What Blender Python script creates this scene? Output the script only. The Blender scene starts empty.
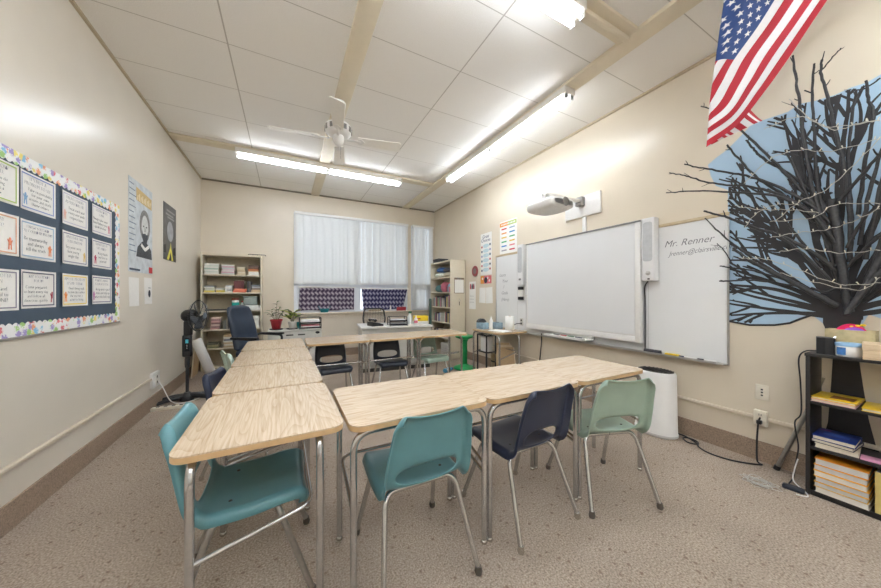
import bpy, bmesh, math, random
from mathutils import Vector, Matrix, Euler
PI = math.pi
rng = random.Random(7)
SC = bpy.context.scene
COL = SC.collection

# ------------------------------------------------------------------ room frame (metres)
XL, XR, YB, YF, ZC = -1.345, 3.265, 6.60, -2.6, 3.355
FOC, CXP, HORY, EYE = 297.0, 440.5, 295.5, 1.28
YAW = math.atan((CXP - 286.5) / FOC)

# ------------------------------------------------------------------ materials
def lin(c):
    r = []
    for x in c[:3]:
        x = x / 255.0
        r.append(x / 12.92 if x <= 0.04045 else ((x + 0.055) / 1.055) ** 2.4)
    return (r[0], r[1], r[2], 1.0)

_M = {}
def mat(name, c, rough=0.5, metal=0.0, spec=0.5, var=0.06, scale=30.0, bump=0.0, emit=0.0, trans=0.0, coat=0.0):
    if name in _M: return _M[name]
    m = bpy.data.materials.new(name); m.use_nodes = True
    nt = m.node_tree; N = nt.nodes; Lk = nt.links
    b = N['Principled BSDF']
    b.inputs['Roughness'].default_value = rough
    b.inputs['Metallic'].default_value = metal
    b.inputs['Specular IOR Level'].default_value = spec
    b.inputs['Coat Weight'].default_value = coat
    b.inputs['Transmission Weight'].default_value = trans
    tc = N.new('ShaderNodeTexCoord')
    nz = N.new('ShaderNodeTexNoise'); nz.inputs['Scale'].default_value = scale; nz.inputs['Detail'].default_value = 3
    Lk.new(tc.outputs['Object'], nz.inputs['Vector'])
    rp = N.new('ShaderNodeValToRGB')
    l = lin(c)
    rp.color_ramp.elements[0].position = 0.3; rp.color_ramp.elements[1].position = 0.7
    rp.color_ramp.elements[0].color = tuple(x * (1 - var) for x in l[:3]) + (1,)
    rp.color_ramp.elements[1].color = tuple(min(1, x * (1 + var)) for x in l[:3]) + (1,)
    Lk.new(nz.outputs['Fac'], rp.inputs['Fac']); Lk.new(rp.outputs['Color'], b.inputs['Base Color'])
    if bump:
        bp = N.new('ShaderNodeBump'); bp.inputs['Strength'].default_value = bump; bp.inputs['Distance'].default_value = 0.004
        Lk.new(nz.outputs['Fac'], bp.inputs['Height']); Lk.new(bp.outputs['Normal'], b.inputs['Normal'])
    if emit:
        b.inputs['Emission Color'].default_value = l; b.inputs['Emission Strength'].default_value = emit
    _M[name] = m
    return m

def nodes_of(m):
    return m.node_tree.nodes, m.node_tree.links, m.node_tree.nodes['Principled BSDF']

def carpet_mat():
    m = mat('carpet', (205, 190, 172), 0.95, spec=0.1)
    N, L, b = nodes_of(m)
    tc = N.new('ShaderNodeTexCoord')
    n1 = N.new('ShaderNodeTexNoise'); n1.inputs['Scale'].default_value = 120; n1.inputs['Detail'].default_value = 4
    n2 = N.new('ShaderNodeTexNoise'); n2.inputs['Scale'].default_value = 2.2
    vo = N.new('ShaderNodeTexVoronoi'); vo.inputs['Scale'].default_value = 21; vo.inputs['Randomness'].default_value = 0.75
    for x in (n1, n2, vo): L.new(tc.outputs['Object'], x.inputs['Vector'])
    r1 = N.new('ShaderNodeValToRGB')
    e = r1.color_ramp.elements
    e[0].position = 0.30; e[0].color = lin((136, 120, 107)); e[1].position = 0.72; e[1].color = lin((206, 192, 176))
    L.new(n1.outputs['Fac'], r1.inputs['Fac'])
    r2 = N.new('ShaderNodeValToRGB')
    e = r2.color_ramp.elements
    e[0].position = 0.11; e[0].color = (1, 1, 1, 1); e[1].position = 0.24; e[1].color = (0, 0, 0, 1)
    L.new(vo.outputs['Distance'], r2.inputs['Fac'])
    mx = N.new('ShaderNodeMix'); mx.data_type = 'RGBA'
    mu = N.new('ShaderNodeMath'); mu.operation = 'MULTIPLY'; mu.inputs[1].default_value = 0.62
    L.new(r2.outputs['Color'], mu.inputs[0]); L.new(mu.outputs[0], mx.inputs[0])
    L.new(r1.outputs['Color'], mx.inputs[6]); mx.inputs[7].default_value = lin((118, 94, 80))
    mx2 = N.new('ShaderNodeMix'); mx2.data_type = 'RGBA'; mx2.blend_type = 'MULTIPLY'
    r3 = N.new('ShaderNodeValToRGB'); e = r3.color_ramp.elements
    e[0].position = 0.3; e[0].color = (0.86, 0.86, 0.86, 1); e[1].position = 0.7; e[1].color = (1, 1, 1, 1)
    L.new(n2.outputs['Fac'], r3.inputs['Fac'])
    mx2.inputs[0].default_value = 1.0
    L.new(mx.outputs[2], mx2.inputs[6]); L.new(r3.outputs['Color'], mx2.inputs[7])
    L.new(mx2.outputs[2], b.inputs['Base Color'])
    bp = N.new('ShaderNodeBump'); bp.inputs['Strength'].default_value = 0.5; bp.inputs['Distance'].default_value = 0.006
    L.new(n1.outputs['Fac'], bp.inputs['Height']); L.new(bp.outputs['Normal'], b.inputs['Normal'])
    return m

def wood_mat(name, c1, c2, rough=0.3, sc=1.0, axis='X', coat=0.0):
    m = mat(name, c1, rough, coat=coat)
    N, L, b = nodes_of(m)
    tc = N.new('ShaderNodeTexCoord'); mp = N.new('ShaderNodeMapping')
    s = [4.0 * sc] * 3; s['XYZ'.index(axis)] = 0.55 * sc
    mp.inputs['Scale'].default_value = s
    L.new(tc.outputs['Object'], mp.inputs['Vector'])
    n0 = N.new('ShaderNodeTexNoise'); n0.inputs['Scale'].default_value = 1.1; n0.inputs['Detail'].default_value = 1.5
    L.new(mp.outputs['Vector'], n0.inputs['Vector'])
    ml = N.new('ShaderNodeMath'); ml.operation = 'MULTIPLY'; ml.inputs[1].default_value = 46.0
    L.new(n0.outputs['Fac'], ml.inputs[0])
    fr = N.new('ShaderNodeMath'); fr.operation = 'FRACT'; L.new(ml.outputs[0], fr.inputs[0])
    pw = N.new('ShaderNodeMath'); pw.operation = 'POWER'; pw.inputs[1].default_value = 3.0; L.new(fr.outputs[0], pw.inputs[0])
    mp2 = N.new('ShaderNodeMapping'); s2 = [120.0 * sc] * 3; s2['XYZ'.index(axis)] = 6.0 * sc
    mp2.inputs['Scale'].default_value = s2; L.new(tc.outputs['Object'], mp2.inputs['Vector'])
    fine = N.new('ShaderNodeTexNoise'); fine.inputs['Scale'].default_value = 1.0; fine.inputs['Detail'].default_value = 2
    L.new(mp2.outputs['Vector'], fine.inputs['Vector'])
    ad = N.new('ShaderNodeMath'); ad.operation = 'MULTIPLY_ADD'; ad.inputs[1].default_value = 0.26
    L.new(pw.outputs[0], ad.inputs[0]); L.new(fine.outputs['Fac'], ad.inputs[2])
    r = N.new('ShaderNodeValToRGB'); e = r.color_ramp.elements
    e[0].position = 0.40; e[0].color = lin(c1); e[1].position = 0.95; e[1].color = lin(c2)
    L.new(ad.outputs[0], r.inputs['Fac']); L.new(r.outputs['Color'], b.inputs['Base Color'])
    return m

def wall_mat(name, c):
    m = mat(name, c, 0.30, spec=0.45, var=0.02, scale=3.0)
    N, L, b = nodes_of(m)
    tc = N.new('ShaderNodeTexCoord'); nz = N.new('ShaderNodeTexNoise')
    nz.inputs['Scale'].default_value = 26; nz.inputs['Detail'].default_value = 3
    L.new(tc.outputs['Object'], nz.inputs['Vector'])
    bp = N.new('ShaderNodeBump'); bp.inputs['Strength'].default_value = 0.10; bp.inputs['Distance'].default_value = 0.004
    L.new(nz.outputs['Fac'], bp.inputs['Height']); L.new(bp.outputs['Normal'], b.inputs['Normal'])
    return m

def ceiling_mat():
    m = mat('ceiling_tile', (236, 232, 225), 0.8, spec=0.2)
    N, L, b = nodes_of(m)
    tc = N.new('ShaderNodeTexCoord'); sp = N.new('ShaderNodeSeparateXYZ')
    L.new(tc.outputs['Object'], sp.inputs[0])
    def line(src, off, period, half):
        a = N.new('ShaderNodeMath'); a.operation = 'ADD'; a.inputs[1].default_value = -off
        L.new(src, a.inputs[0])
        p = N.new('ShaderNodeMath'); p.operation = 'PINGPONG'; p.inputs[1].default_value = period / 2
        L.new(a.outputs[0], p.inputs[0])
        c = N.new('ShaderNodeMath'); c.operation = 'LESS_THAN'; c.inputs[1].default_value = half
        L.new(p.outputs[0], c.inputs[0])
        return c.outputs[0]
    lx = line(sp.outputs[0], -0.43, 1.86, 0.0055)
    ly = line(sp.outputs[1], 1.737, 0.6215, 0.0035)
    mxm = N.new('ShaderNodeMath'); mxm.operation = 'MAXIMUM'
    L.new(lx, mxm.inputs[0]); L.new(ly, mxm.inputs[1])
    nz = N.new('ShaderNodeTexNoise'); nz.inputs['Scale'].default_value = 220
    L.new(tc.outputs['Object'], nz.inputs['Vector'])
    r = N.new('ShaderNodeValToRGB'); e = r.color_ramp.elements
    e[0].position = 0.35; e[0].color = lin((234, 231, 225)); e[1].position = 0.65; e[1].color = lin((246, 244, 240))
    L.new(nz.outputs['Fac'], r.inputs['Fac'])
    mx = N.new('ShaderNodeMix'); mx.data_type = 'RGBA'
    ml = N.new('ShaderNodeMath'); ml.operation = 'MULTIPLY'; ml.inputs[1].default_value = 0.55
    L.new(mxm.outputs[0], ml.inputs[0]); L.new(ml.outputs[0], mx.inputs[0])
    L.new(r.outputs['Color'], mx.inputs[6]); mx.inputs[7].default_value = lin((140, 130, 115))
    L.new(mx.outputs[2], b.inputs['Base Color'])
    return m

def splat_mat():
    """white paper border with rainbow paint splashes"""
    m = mat('paint_splash_border', (240, 240, 238), 0.6)
    N, L, b = nodes_of(m)
    tc = N.new('ShaderNodeTexCoord')
    vo = N.new('ShaderNodeTexVoronoi'); vo.inputs['Scale'].default_value = 22
    nz = N.new('ShaderNodeTexNoise'); nz.inputs['Scale'].default_value = 90; nz.inputs['Detail'].default_value = 4
    L.new(tc.outputs['Object'], nz.inputs['Vector']); L.new(tc.outputs['Object'], vo.inputs['Vector'])
    hs = N.new('ShaderNodeSeparateColor')
    L.new(vo.outputs['Color'], hs.inputs[0])
    rp = N.new('ShaderNodeValToRGB'); rp.color_ramp.interpolation = 'CONSTANT'
    cs = [(222, 70, 90), (240, 150, 90), (240, 220, 90), (150, 205, 90), (110, 190, 225), (150, 130, 200)]
    el = rp.color_ramp.elements
    el[0].position = 0; el[0].color = lin(cs[0]); el[1].position = 1 / 6; el[1].color = lin(cs[1])
    for i in range(2, 6):
        x = el.new(i / 6); x.color = lin(cs[i])
    L.new(hs.outputs[0], rp.inputs['Fac'])
    ad = N.new('ShaderNodeMath'); ad.operation = 'MULTIPLY_ADD'; ad.inputs[1].default_value = -9.0
    L.new(vo.outputs['Distance'], ad.inputs[0]); 
    m2 = N.new('ShaderNodeMath'); m2.operation = 'MULTIPLY'; m2.inputs[1].default_value = 9.0
    L.new(nz.outputs['Fac'], m2.inputs[0]); L.new(m2.outputs[0], ad.inputs[2])
    cl = N.new('ShaderNodeClamp'); L.new(ad.outputs[0], cl.inputs[0])
    mu = N.new('ShaderNodeMath'); mu.operation = 'MULTIPLY'; mu.inputs[1].default_value = 0.85
    L.new(cl.outputs[0], mu.inputs[0])
    mx = N.new('ShaderNodeMix'); mx.data_type = 'RGBA'
    L.new(mu.outputs[0], mx.inputs[0]); mx.inputs[6].default_value = lin((240, 241, 240)); L.new(rp.outputs['Color'], mx.inputs[7])
    L.new(mx.outputs[2], b.inputs['Base Color'])
    return m

def cloth_mat(name, base, hi, dark):
    """woven cloth with rows of pale wave shapes"""
    m = mat(name, base, 0.9, spec=0.1)
    N, L, b = nodes_of(m)
    tc = N.new('ShaderNodeTexCoord'); sp = N.new('ShaderNodeSeparateXYZ')
    L.new(tc.outputs['Object'], sp.inputs[0])
    def sine(src, k):
        a = N.new('ShaderNodeMath'); a.operation = 'MULTIPLY'; a.inputs[1].default_value = k
        L.new(src, a.inputs[0]); s = N.new('ShaderNodeMath'); s.operation = 'SINE'; L.new(a.outputs[0], s.inputs[0])
        return s.outputs[0]
    sk = N.new('ShaderNodeMath'); sk.operation = 'PINGPONG'; sk.inputs[1].default_value = 0.05; L.new(sp.outputs[2], sk.inputs[0])
    sa = N.new('ShaderNodeMath'); sa.operation = 'MULTIPLY_ADD'; sa.inputs[1].default_value = 0.7; L.new(sk.outputs[0], sa.inputs[0]); L.new(sp.outputs[0], sa.inputs[2])
    sx = sine(sa.outputs[0], 2 * PI / 0.078); sz = sine(sp.outputs[2], 2 * PI / 0.10)
    pr = N.new('ShaderNodeMath'); pr.operation = 'ADD'; L.new(sx, pr.inputs[0]); L.new(sz, pr.inputs[1])
    nz = N.new('ShaderNodeTexNoise'); nz.inputs['Scale'].default_value = 45; L.new(tc.outputs['Object'], nz.inputs['Vector'])
    ad = N.new('ShaderNodeMath'); ad.operation = 'MULTIPLY_ADD'; ad.inputs[1].default_value = 2.5
    L.new(nz.outputs['Fac'], ad.inputs[0]); L.new(pr.outputs[0], ad.inputs[2])
    mr = N.new('ShaderNodeMapRange'); mr.inputs[1].default_value = -0.6; mr.inputs[2].default_value = 3.2
    L.new(ad.outputs[0], mr.inputs[0])
    r = N.new('ShaderNodeValToRGB'); e = r.color_ramp.elements
    e[0].position = 0.25; e[0].color = lin(dark); e[1].position = 0.85; e[1].color = lin(hi)
    x = e.new(0.5); x.color = lin(base)
    L.new(mr.outputs[0], r.inputs['Fac']); L.new(r.outputs['Color'], b.inputs['Base Color'])
    return m

def blind_mat():
    m = mat('blind_fabric', (238, 237, 234), 0.7, var=0.03)
    N, L, b = nodes_of(m)
    out = [n for n in N if n.type == 'OUTPUT_MATERIAL'][0]
    tl = N.new('ShaderNodeBsdfTranslucent'); tl.inputs[0].default_value = lin((235, 236, 236))
    mx = N.new('ShaderNodeMixShader'); mx.inputs[0].default_value = 0.45
    L.new(b.outputs[0], mx.inputs[1]); L.new(tl.outputs[0], mx.inputs[2]); L.new(mx.outputs[0], out.inputs[0])
    return m

# ------------------------------------------------------------------ mesh builder
class MB:
    def __init__(s): s.v = []; s.f = []; s.m = []; s.sm = []
    def add(s, vs, fs, mi=0, smooth=False, M=None):
        o = len(s.v)
        for p in vs:
            p = Vector(p)
            s.v.append(M @ p if M else p)
        for f in fs:
            s.f.append([i + o for i in f]); s.m.append(mi); s.sm.append(smooth)
        return s
    def box(s, x0, x1, y0, y1, z0, z1, mi=0, bev=0.0, M=None, seg=2):
        if bev <= 0:
            vs = [(x0, y0, z0), (x1, y0, z0), (x1, y1, z0), (x0, y1, z0), (x0, y0, z1), (x1, y0, z1), (x1, y1, z1), (x0, y1, z1)]
            fs = [(3, 2, 1, 0), (4, 5, 6, 7), (0, 1, 5, 4), (1, 2, 6, 5), (2, 3, 7, 6), (3, 0, 4, 7)]
            return s.add(vs, fs, mi, False, M)
        bm = bmesh.new(); bmesh.ops.create_cube(bm, size=1)
        for v in bm.verts:
            v.co = Vector(((x0 + x1) / 2 + v.co.x * (x1 - x0), (y0 + y1) / 2 + v.co.y * (y1 - y0), (z0 + z1) / 2 + v.co.z * (z1 - z0)))
        bmesh.ops.bevel(bm, geom=bm.edges[:], offset=bev, segments=seg, profile=0.5, affect='EDGES')
        bm.verts.index_update()
        s.add([v.co.copy() for v in bm.verts], [[v.index for v in f.verts] for f in bm.faces], mi, True, M)
        bm.free(); return s
    def tube(s, pts, r, n=10, mi=0, closed=False, caps=True, M=None):
        pts = [Vector(p) for p in pts]; k = len(pts)
        rs = r if isinstance(r, (list, tuple)) else [r] * k
        vs = []; up = None
        for i, p in enumerate(pts):
            if closed: t = pts[(i + 1) % k] - pts[i - 1]
            else: t = pts[min(i + 1, k - 1)] - pts[max(i - 1, 0)]
            if t.length < 1e-9: t = Vector((0, 0, 1))
            t.normalize()
            if up is None:
                up = Vector((0, 0, 1)) if abs(t.z) < 0.9 else Vector((1, 0, 0))
            a = up - t * up.dot(t)
            if a.length < 1e-6: a = t.orthogonal()
            a.normalize(); up = a; b = t.cross(a)
            for j in range(n):
                q = 2 * PI * j / n
                vs.append(p + (a * math.cos(q) + b * math.sin(q)) * rs[i])
        fs = []
        for i in range(k if closed else k - 1):
            i2 = (i + 1) % k
            for j in range(n):
                j2 = (j + 1) % n
                fs.append((i * n + j, i * n + j2, i2 * n + j2, i2 * n + j))
        s.add(vs, fs, mi, True, M)
        if caps and not closed:
            s.add(vs[:n], [tuple(range(n))[::-1]], mi, False, M); s.add(vs[-n:], [tuple(range(n))], mi, False, M)
        return s
    def cyl(s, p0, p1, r0, r1=None, n=20, mi=0, M=None):
        return s.tube([p0, p1], [r0, r0 if r1 is None else r1], n, mi, M=M)
    def lathe(s, prof, n=24, c=(0, 0, 0), mi=0, M=None, sx=1.0, sy=1.0):
        vs = []; fs = []
        for r, z in prof:
            for j in range(n):
                q = 2 * PI * j / n
                vs.append((c[0] + r * sx * math.cos(q), c[1] + r * sy * math.sin(q), c[2] + z))
        for i in range(len(prof) - 1):
            for j in range(n):
                j2 = (j + 1) % n
                fs.append((i * n + j, i * n + j2, (i + 1) * n + j2, (i + 1) * n + j))
        s.add(vs, fs, mi, True, M)
        if prof[0][0] > 1e-4: s.add(vs[:n], [tuple(range(n))[::-1]], mi, False, M)
        if prof[-1][0] > 1e-4: s.add(vs[-n:], [tuple(range(n))], mi, False, M)
        return s
    def ball(s, c, rx, ry=None, rz=None, n=14, mi=0, M=None):
        ry = rx if ry is None else ry; rz = rx if rz is None else rz
        k = max(6, n // 2 + 1)
        prof = [(max(1e-5, math.sin(PI * i / k)), -math.cos(PI * i / k)) for i in range(k + 1)]
        vs = []; fs = []
        for r, z in prof:
            for j in range(n):
                q = 2 * PI * j / n
                vs.append((c[0] + rx * r * math.cos(q), c[1] + ry * r * math.sin(q), c[2] + rz * z))
        for i in range(k):
            for j in range(n):
                j2 = (j + 1) % n
                fs.append((i * n + j, i * n + j2, (i + 1) * n + j2, (i + 1) * n + j))
        return s.add(vs, fs, mi, True, M)
    def prism(s, poly, z0, z1, mi=0, M=None, smooth=False):
        n = len(poly)
        vs = [(p[0], p[1], z0) for p in poly] + [(p[0], p[1], z1) for p in poly]
        fs = [tuple(range(n))[::-1], tuple(range(n, 2 * n))]
        s.add(vs, fs, mi, False, M)
        return s.add(vs, [(i, (i + 1) % n, n + (i + 1) % n, n + i) for i in range(n)], mi, smooth, M)
    def grid(s, fn, nu, nv, mi=0, smooth=True, M=None):
        vs = [fn(i / nu, j / nv) for j in range(nv + 1) for i in range(nu + 1)]
        fs = [(j * (nu + 1) + i, j * (nu + 1) + i + 1, (j + 1) * (nu + 1) + i + 1, (j + 1) * (nu + 1) + i) for j in range(nv) for i in range(nu)]
        return s.add(vs, fs, mi, smooth, M)
    def build(s, name, mats, parent=None):
        me = bpy.data.meshes.new(name)
        me.from_pydata([tuple(p) for p in s.v], [], s.f)
        if not isinstance(mats, (list, tuple)): mats = [mats]
        for m in mats: me.materials.append(m)
        me.polygons.foreach_set('material_index', s.m)
        me.polygons.foreach_set('use_smooth', s.sm)
        me.update()
        o = bpy.data.objects.new(name, me); COL.objects.link(o)
        if parent is not None: o.parent = parent
        return o

def fillet(pts, r, n=5):
    pts = [Vector(p) for p in pts]; out = [pts[0]]
    rr = r if isinstance(r, (list, tuple)) else [r] * len(pts)
    for i in range(1, len(pts) - 1):
        a, b, c = pts[i - 1], pts[i], pts[i + 1]
        d1 = a - b; d2 = c - b
        k = min(rr[i], d1.length * 0.49, d2.length * 0.49)
        p = b + d1.normalized() * k; q = b + d2.normalized() * k
        for j in range(n + 1):
            t = j / n
            out.append(p * (1 - t) ** 2 + b * 2 * t * (1 - t) + q * t * t)
    out.append(pts[-1]); return out

def smooth_path(pts, per=5):
    pts = [Vector(p) for p in pts]
    if len(pts) < 3: return pts
    out = []
    for i in range(len(pts) - 1):
        p0 = pts[max(i - 1, 0)]; p1 = pts[i]; p2 = pts[i + 1]; p3 = pts[min(i + 2, len(pts) - 1)]
        for j in range(per):
            t = j / per
            out.append(0.5 * ((2 * p1) + (p2 - p0) * t + (2 * p0 - 5 * p1 + 4 * p2 - p3) * t * t + (3 * p1 - p0 - 3 * p2 + p3) * t ** 3))
    out.append(pts[-1]); return out

def rrect(w, h, r, n=5, cx=0, cy=0):
    out = []
    for sx, sy, a0 in ((1, 1, 0), (-1, 1, 90), (-1, -1, 180), (1, -1, 270)):
        for i in range(n + 1):
            a = math.radians(a0 + 90 * i / n)
            out.append((cx + sx * (w / 2 - r) + r * math.cos(a), cy + sy * (h / 2 - r) + r * math.sin(a)))
    return out

# ------------------------------------------------------------------ tagging
def tag(o, label, cat, group=None):
    o['label'] = label; o['category'] = cat
    if group: o['group'] = group
    return o
def thing(name, label, cat, loc=(0, 0, 0), rot=(0, 0, 0), group=None):
    o = bpy.data.objects.new(name, None); COL.objects.link(o); o.empty_display_size = 0.1
    o.location = loc; o.rotation_euler = rot
    return tag(o, label, cat, group)
def solo(name, mb, mats, label, cat, loc=(0, 0, 0), rot=(0, 0, 0), group=None):
    o = mb.build(name, mats); o.location = loc; o.rotation_euler = rot
    return tag(o, label, cat, group)
def struct(name, mb, mats, loc=(0, 0, 0)):
    o = mb.build(name, mats); o['kind'] = 'structure'; o.location = loc; return o
def dup(root, label=None, group=None, loc=None, rot=None):
    r = root.copy(); COL.objects.link(r)
    if loc is not None: r.location = loc
    if rot is not None: r.rotation_euler = rot
    if label: r['label'] = label
    if group: r['group'] = group
    for ch in list(root.children):
        c = ch.copy(); COL.objects.link(c); c.parent = r
        for g in list(ch.children):
            d = g.copy(); COL.objects.link(d); d.parent = c
    return r
LEFT = (PI / 2, 0, PI / 2); RIGHT = (PI / 2, 0, -PI / 2); BACK = (PI / 2, 0, 0)
_texts = []
def text(s, size, m, parent, x, y, z, name='lettering', shear=0.0, align='LEFT', sx=1.0, bold=0.0, rot=None, spacing=1.0):
    cu = bpy.data.curves.new(name, 'FONT'); cu.body = s; cu.size = size; cu.align_x = align; cu.shear = shear
    cu.extrude = 0.0004; cu.offset = bold; cu.space_line = spacing
    cu.resolution_u = 3
    o = bpy.data.objects.new(name, cu); COL.objects.link(o); o.location = (x, y, z); o.scale = (sx, 1, 1)
    if rot: o.rotation_euler = rot
    _texts.append((o, m, parent)); return o
def finish_texts():
    bpy.context.view_layer.update()
    dg = bpy.context.evaluated_depsgraph_get()
    done = []
    for o, m, parent in _texts:
        me = bpy.data.meshes.new_from_object(o.evaluated_get(dg)); done.append(me)
    for (o, m, parent), me in zip(_texts, done):
        nm = o.name.split('.')[0]; loc, rt, sc = o.location.copy(), o.rotation_euler.copy(), o.scale.copy()
        cu = o.data; bpy.data.objects.remove(o); bpy.data.curves.remove(cu)
        me.name = nm; me.materials.clear(); me.materials.append(m)
        q = bpy.data.objects.new(nm, me); COL.objects.link(q)
        q.location = loc; q.rotation_euler = rt; q.scale = sc; q.parent = parent

# ------------------------------------------------------------------ palette
CARPET = carpet_mat()
BASE = mat('cove_carpet', (158, 139, 122), 0.9, var=0.28, scale=140, spec=0.1, bump=0.3)
WALL = wall_mat('wall_paint', (221, 214, 201))
WALL_R = wall_mat('tan_wall_paint', (217, 206, 187))
WALL_B = wall_mat('pale_tan_wall_paint', (218, 208, 191))
CEIL = ceiling_mat()
BATTEN = mat('batten_paint', (224, 213, 190), 0.6, var=0.03, scale=8)
TRIMC = mat('conduit_paint', (217, 205, 186), 0.4, var=0.02)
CHROME = mat('brushed_chrome', (204, 205, 206), 0.22, 0.95, var=0.05, scale=60)
DULLSTEEL = mat('dull_steel', (172, 170, 166), 0.32, 0.9, var=0.08, scale=60)
OAK = wood_mat('oak_laminate', (217, 198, 174), (188, 163, 133), 0.22)
OAKEDGE = mat('laminate_edge', (205, 172, 128), 0.5)
TEAL = mat('teal_plastic', (98, 148, 156), 0.30, var=0.05, scale=9)
NAVY = mat('navy_plastic', (46, 54, 76), 0.32, var=0.06, scale=9)
MINT = mat('mint_plastic', (158, 180, 165), 0.38, var=0.06, scale=9)
MINTL = mat('pale_mint_plastic', (196, 216, 206), 0.38, var=0.04, scale=9)
BLACKP = mat('black_plastic', (38, 39, 42), 0.35, var=0.06)
BLACKSHEEN = mat('black_plastic_window_tint', (40, 46, 58), 0.28, var=0.06)  # black plastic; the window's bluish reflection is tinted into the base colour
RUBBER = mat('grey_rubber', (92, 84, 76), 0.8)
GLIDE = mat('steel_glide', (206, 202, 196), 0.25, 0.9)
WHITE = mat('white_plastic', (232, 231, 228), 0.4, var=0.02)
WHITEM = mat('white_metal', (226, 223, 216), 0.4, var=0.02)
PAPER = mat('white_paper', (238, 237, 233), 0.8, var=0.02)
INK = mat('dark_ink', (52, 56, 66), 0.7)
INKG = mat('grey_ink', (120, 124, 134), 0.7)
BEIGEM = mat('beige_metal', (214, 205, 184), 0.45, var=0.02)
GREYM = mat('grey_metal', (196, 194, 187), 0.45, var=0.03)
DARK = mat('dark_grey', (70, 68, 64), 0.6)  # plain dark grey for screws, keys, plinths, sockets and slots
TUBE_E = 14.0
EXPO = 1.3
SKY = 0.85
# ================================================================== SETTING
T = 0.12
struct('floor', MB().box(XL - T, XR + T, YF - T, YB + T, -0.1, 0), CARPET)
struct('ceiling', MB().box(XL - T, XR + T, YF - T, YB + T, ZC, ZC + 0.1), CEIL)
struct('wall_left', MB().box(XL - T, XL, YF - T, YB + T, 0, ZC), WALL)
struct('wall_right', MB().box(XR, XR + T, YF - T, YB + T, 0, ZC), WALL_R)
struct('wall_front', MB().box(XL, XR, YF - T, YF, 0, ZC), WALL)
WX0, WXM0, WXM1, WX1, WZ0, WZ1 = 0.13, 2.545, 2.63, 3.19, 0.93, 2.95
wb = MB()
wb.box(XL, WX0, YB, YB + T, 0, ZC).box(WX1, XR, YB, YB + T, 0, ZC)
wb.box(WX0, WX1, YB, YB + T, 0, WZ0).box(WX0, WX1, YB, YB + T, WZ1, ZC).box(WXM0, WXM1, YB, YB + T, WZ0, WZ1)
struct('wall_back', wb, WALL_B)
# cove carpet base, ceiling mouldings, surface conduits
struct('baseboard_left', MB().box(XL, XL + 0.012, YF, YB, 0, 0.155), BASE)
struct('baseboard_right', MB().box(XR - 0.012, XR, YF, YB, 0, 0.15), BASE)
struct('baseboard_back', MB().box(XL + 0.012, XR - 0.012, YB - 0.012, YB, 0, 0.15), BASE)
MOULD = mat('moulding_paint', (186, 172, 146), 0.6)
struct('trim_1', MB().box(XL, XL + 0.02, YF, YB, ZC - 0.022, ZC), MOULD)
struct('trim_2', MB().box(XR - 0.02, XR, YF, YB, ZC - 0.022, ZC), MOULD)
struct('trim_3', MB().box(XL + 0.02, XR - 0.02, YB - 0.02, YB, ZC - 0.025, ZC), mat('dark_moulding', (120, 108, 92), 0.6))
struct('trim_4', MB().box(XL, XL + 0.022, YF, 4.40, 0.335, 0.362, bev=0.005), TRIMC)
struct('trim_5', MB().box(XR - 0.022, XR, YF, 0.856, 0.32, 0.347, bev=0.005).box(XR - 0.022, XR, 0.935, 4.9, 0.32, 0.347, bev=0.005), TRIMC)
# ceiling battens
struct('trim_6', MB().box(0.445, 0.600, YF, YB - 0.02, ZC - 0.03, ZC, bev=0.004), BATTEN)
struct('trim_7', MB().box(2.405, 2.565, YF, YB - 0.02, ZC - 0.03, ZC, bev=0.004), BATTEN)
struct('trim_8', MB().box(XL + 0.02, 2.405, 4.92, 5.08, ZC - 0.027, ZC, bev=0.004), BATTEN)
struct('trim_9', MB().box(XL + 0.02, 2.405, 1.33, 1.49, ZC - 0.027, ZC, bev=0.004), BATTEN)

# ------------------------------------------------------------------ windows
WFR = mat('window_frame_paint', (224, 228, 234), 0.45, var=0.02)
GLASS = mat('window_glass', (240, 248, 250), 0.02, var=0.0)
_N, _L, _b = nodes_of(GLASS)
_o = [n for n in _N if n.type == 'OUTPUT_MATERIAL'][0]; _t = _N.new('ShaderNodeBsdfTransparent'); _g = _N.new('ShaderNodeBsdfGlossy'); _g.inputs['Roughness'].default_value = .02
_f = _N.new('ShaderNodeFresnel'); _x = _N.new('ShaderNodeMixShader'); _L.new(_f.outputs[0], _x.inputs[0]); _L.new(_t.outputs[0], _x.inputs[1]); _L.new(_g.outputs[0], _x.inputs[2]); _L.new(_x.outputs[0], _o.inputs[0])
def window(name, x0, x1, panes):
    f = MB(); w = 0.045; ya, yb = YB + 0.02, YB + 0.085
    f.box(x0, x1, ya, yb, WZ0, WZ0 + w).box(x0 + w, x0 + .13, ya + .005, yb - .005, WZ0 + w, 1.5).box(x1 - .13, x1 - w, ya + .005, yb - .005, WZ0 + w, 1.5).box(x0 + .13, x1 - .13, ya + .005, yb - .005, 1.42, 1.5).box(x0, x1, ya, yb, WZ1 - w, WZ1)
    f.box(x0, x0 + w, ya, yb, WZ0 + w, WZ1 - w).box(x1 - w, x1, ya, yb, WZ0 + w, WZ1 - w)
    zr = 1.50
    f.box(x0 + w, x1 - w, ya, yb, zr, zr + 0.06)
    for k in range(1, panes):
        xm = x0 + (x1 - x0) * k / panes
        f.box(xm - 0.11, xm + 0.11, ya, yb, WZ0 + w, zr); f.box(xm - 0.03, xm + 0.03, ya, yb, zr + 0.06, WZ1 - w)
    o = struct(name, f, WFR)
    g = MB().box(x0 + w, x1 - w, YB + 0.052, YB + 0.057, WZ0 + w, WZ1 - w).build('window_pane', GLASS, o)
    return o
win = window('window_1', WX0, WXM0, 2)
window('window_2', WXM1, WX1, 1)
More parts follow.
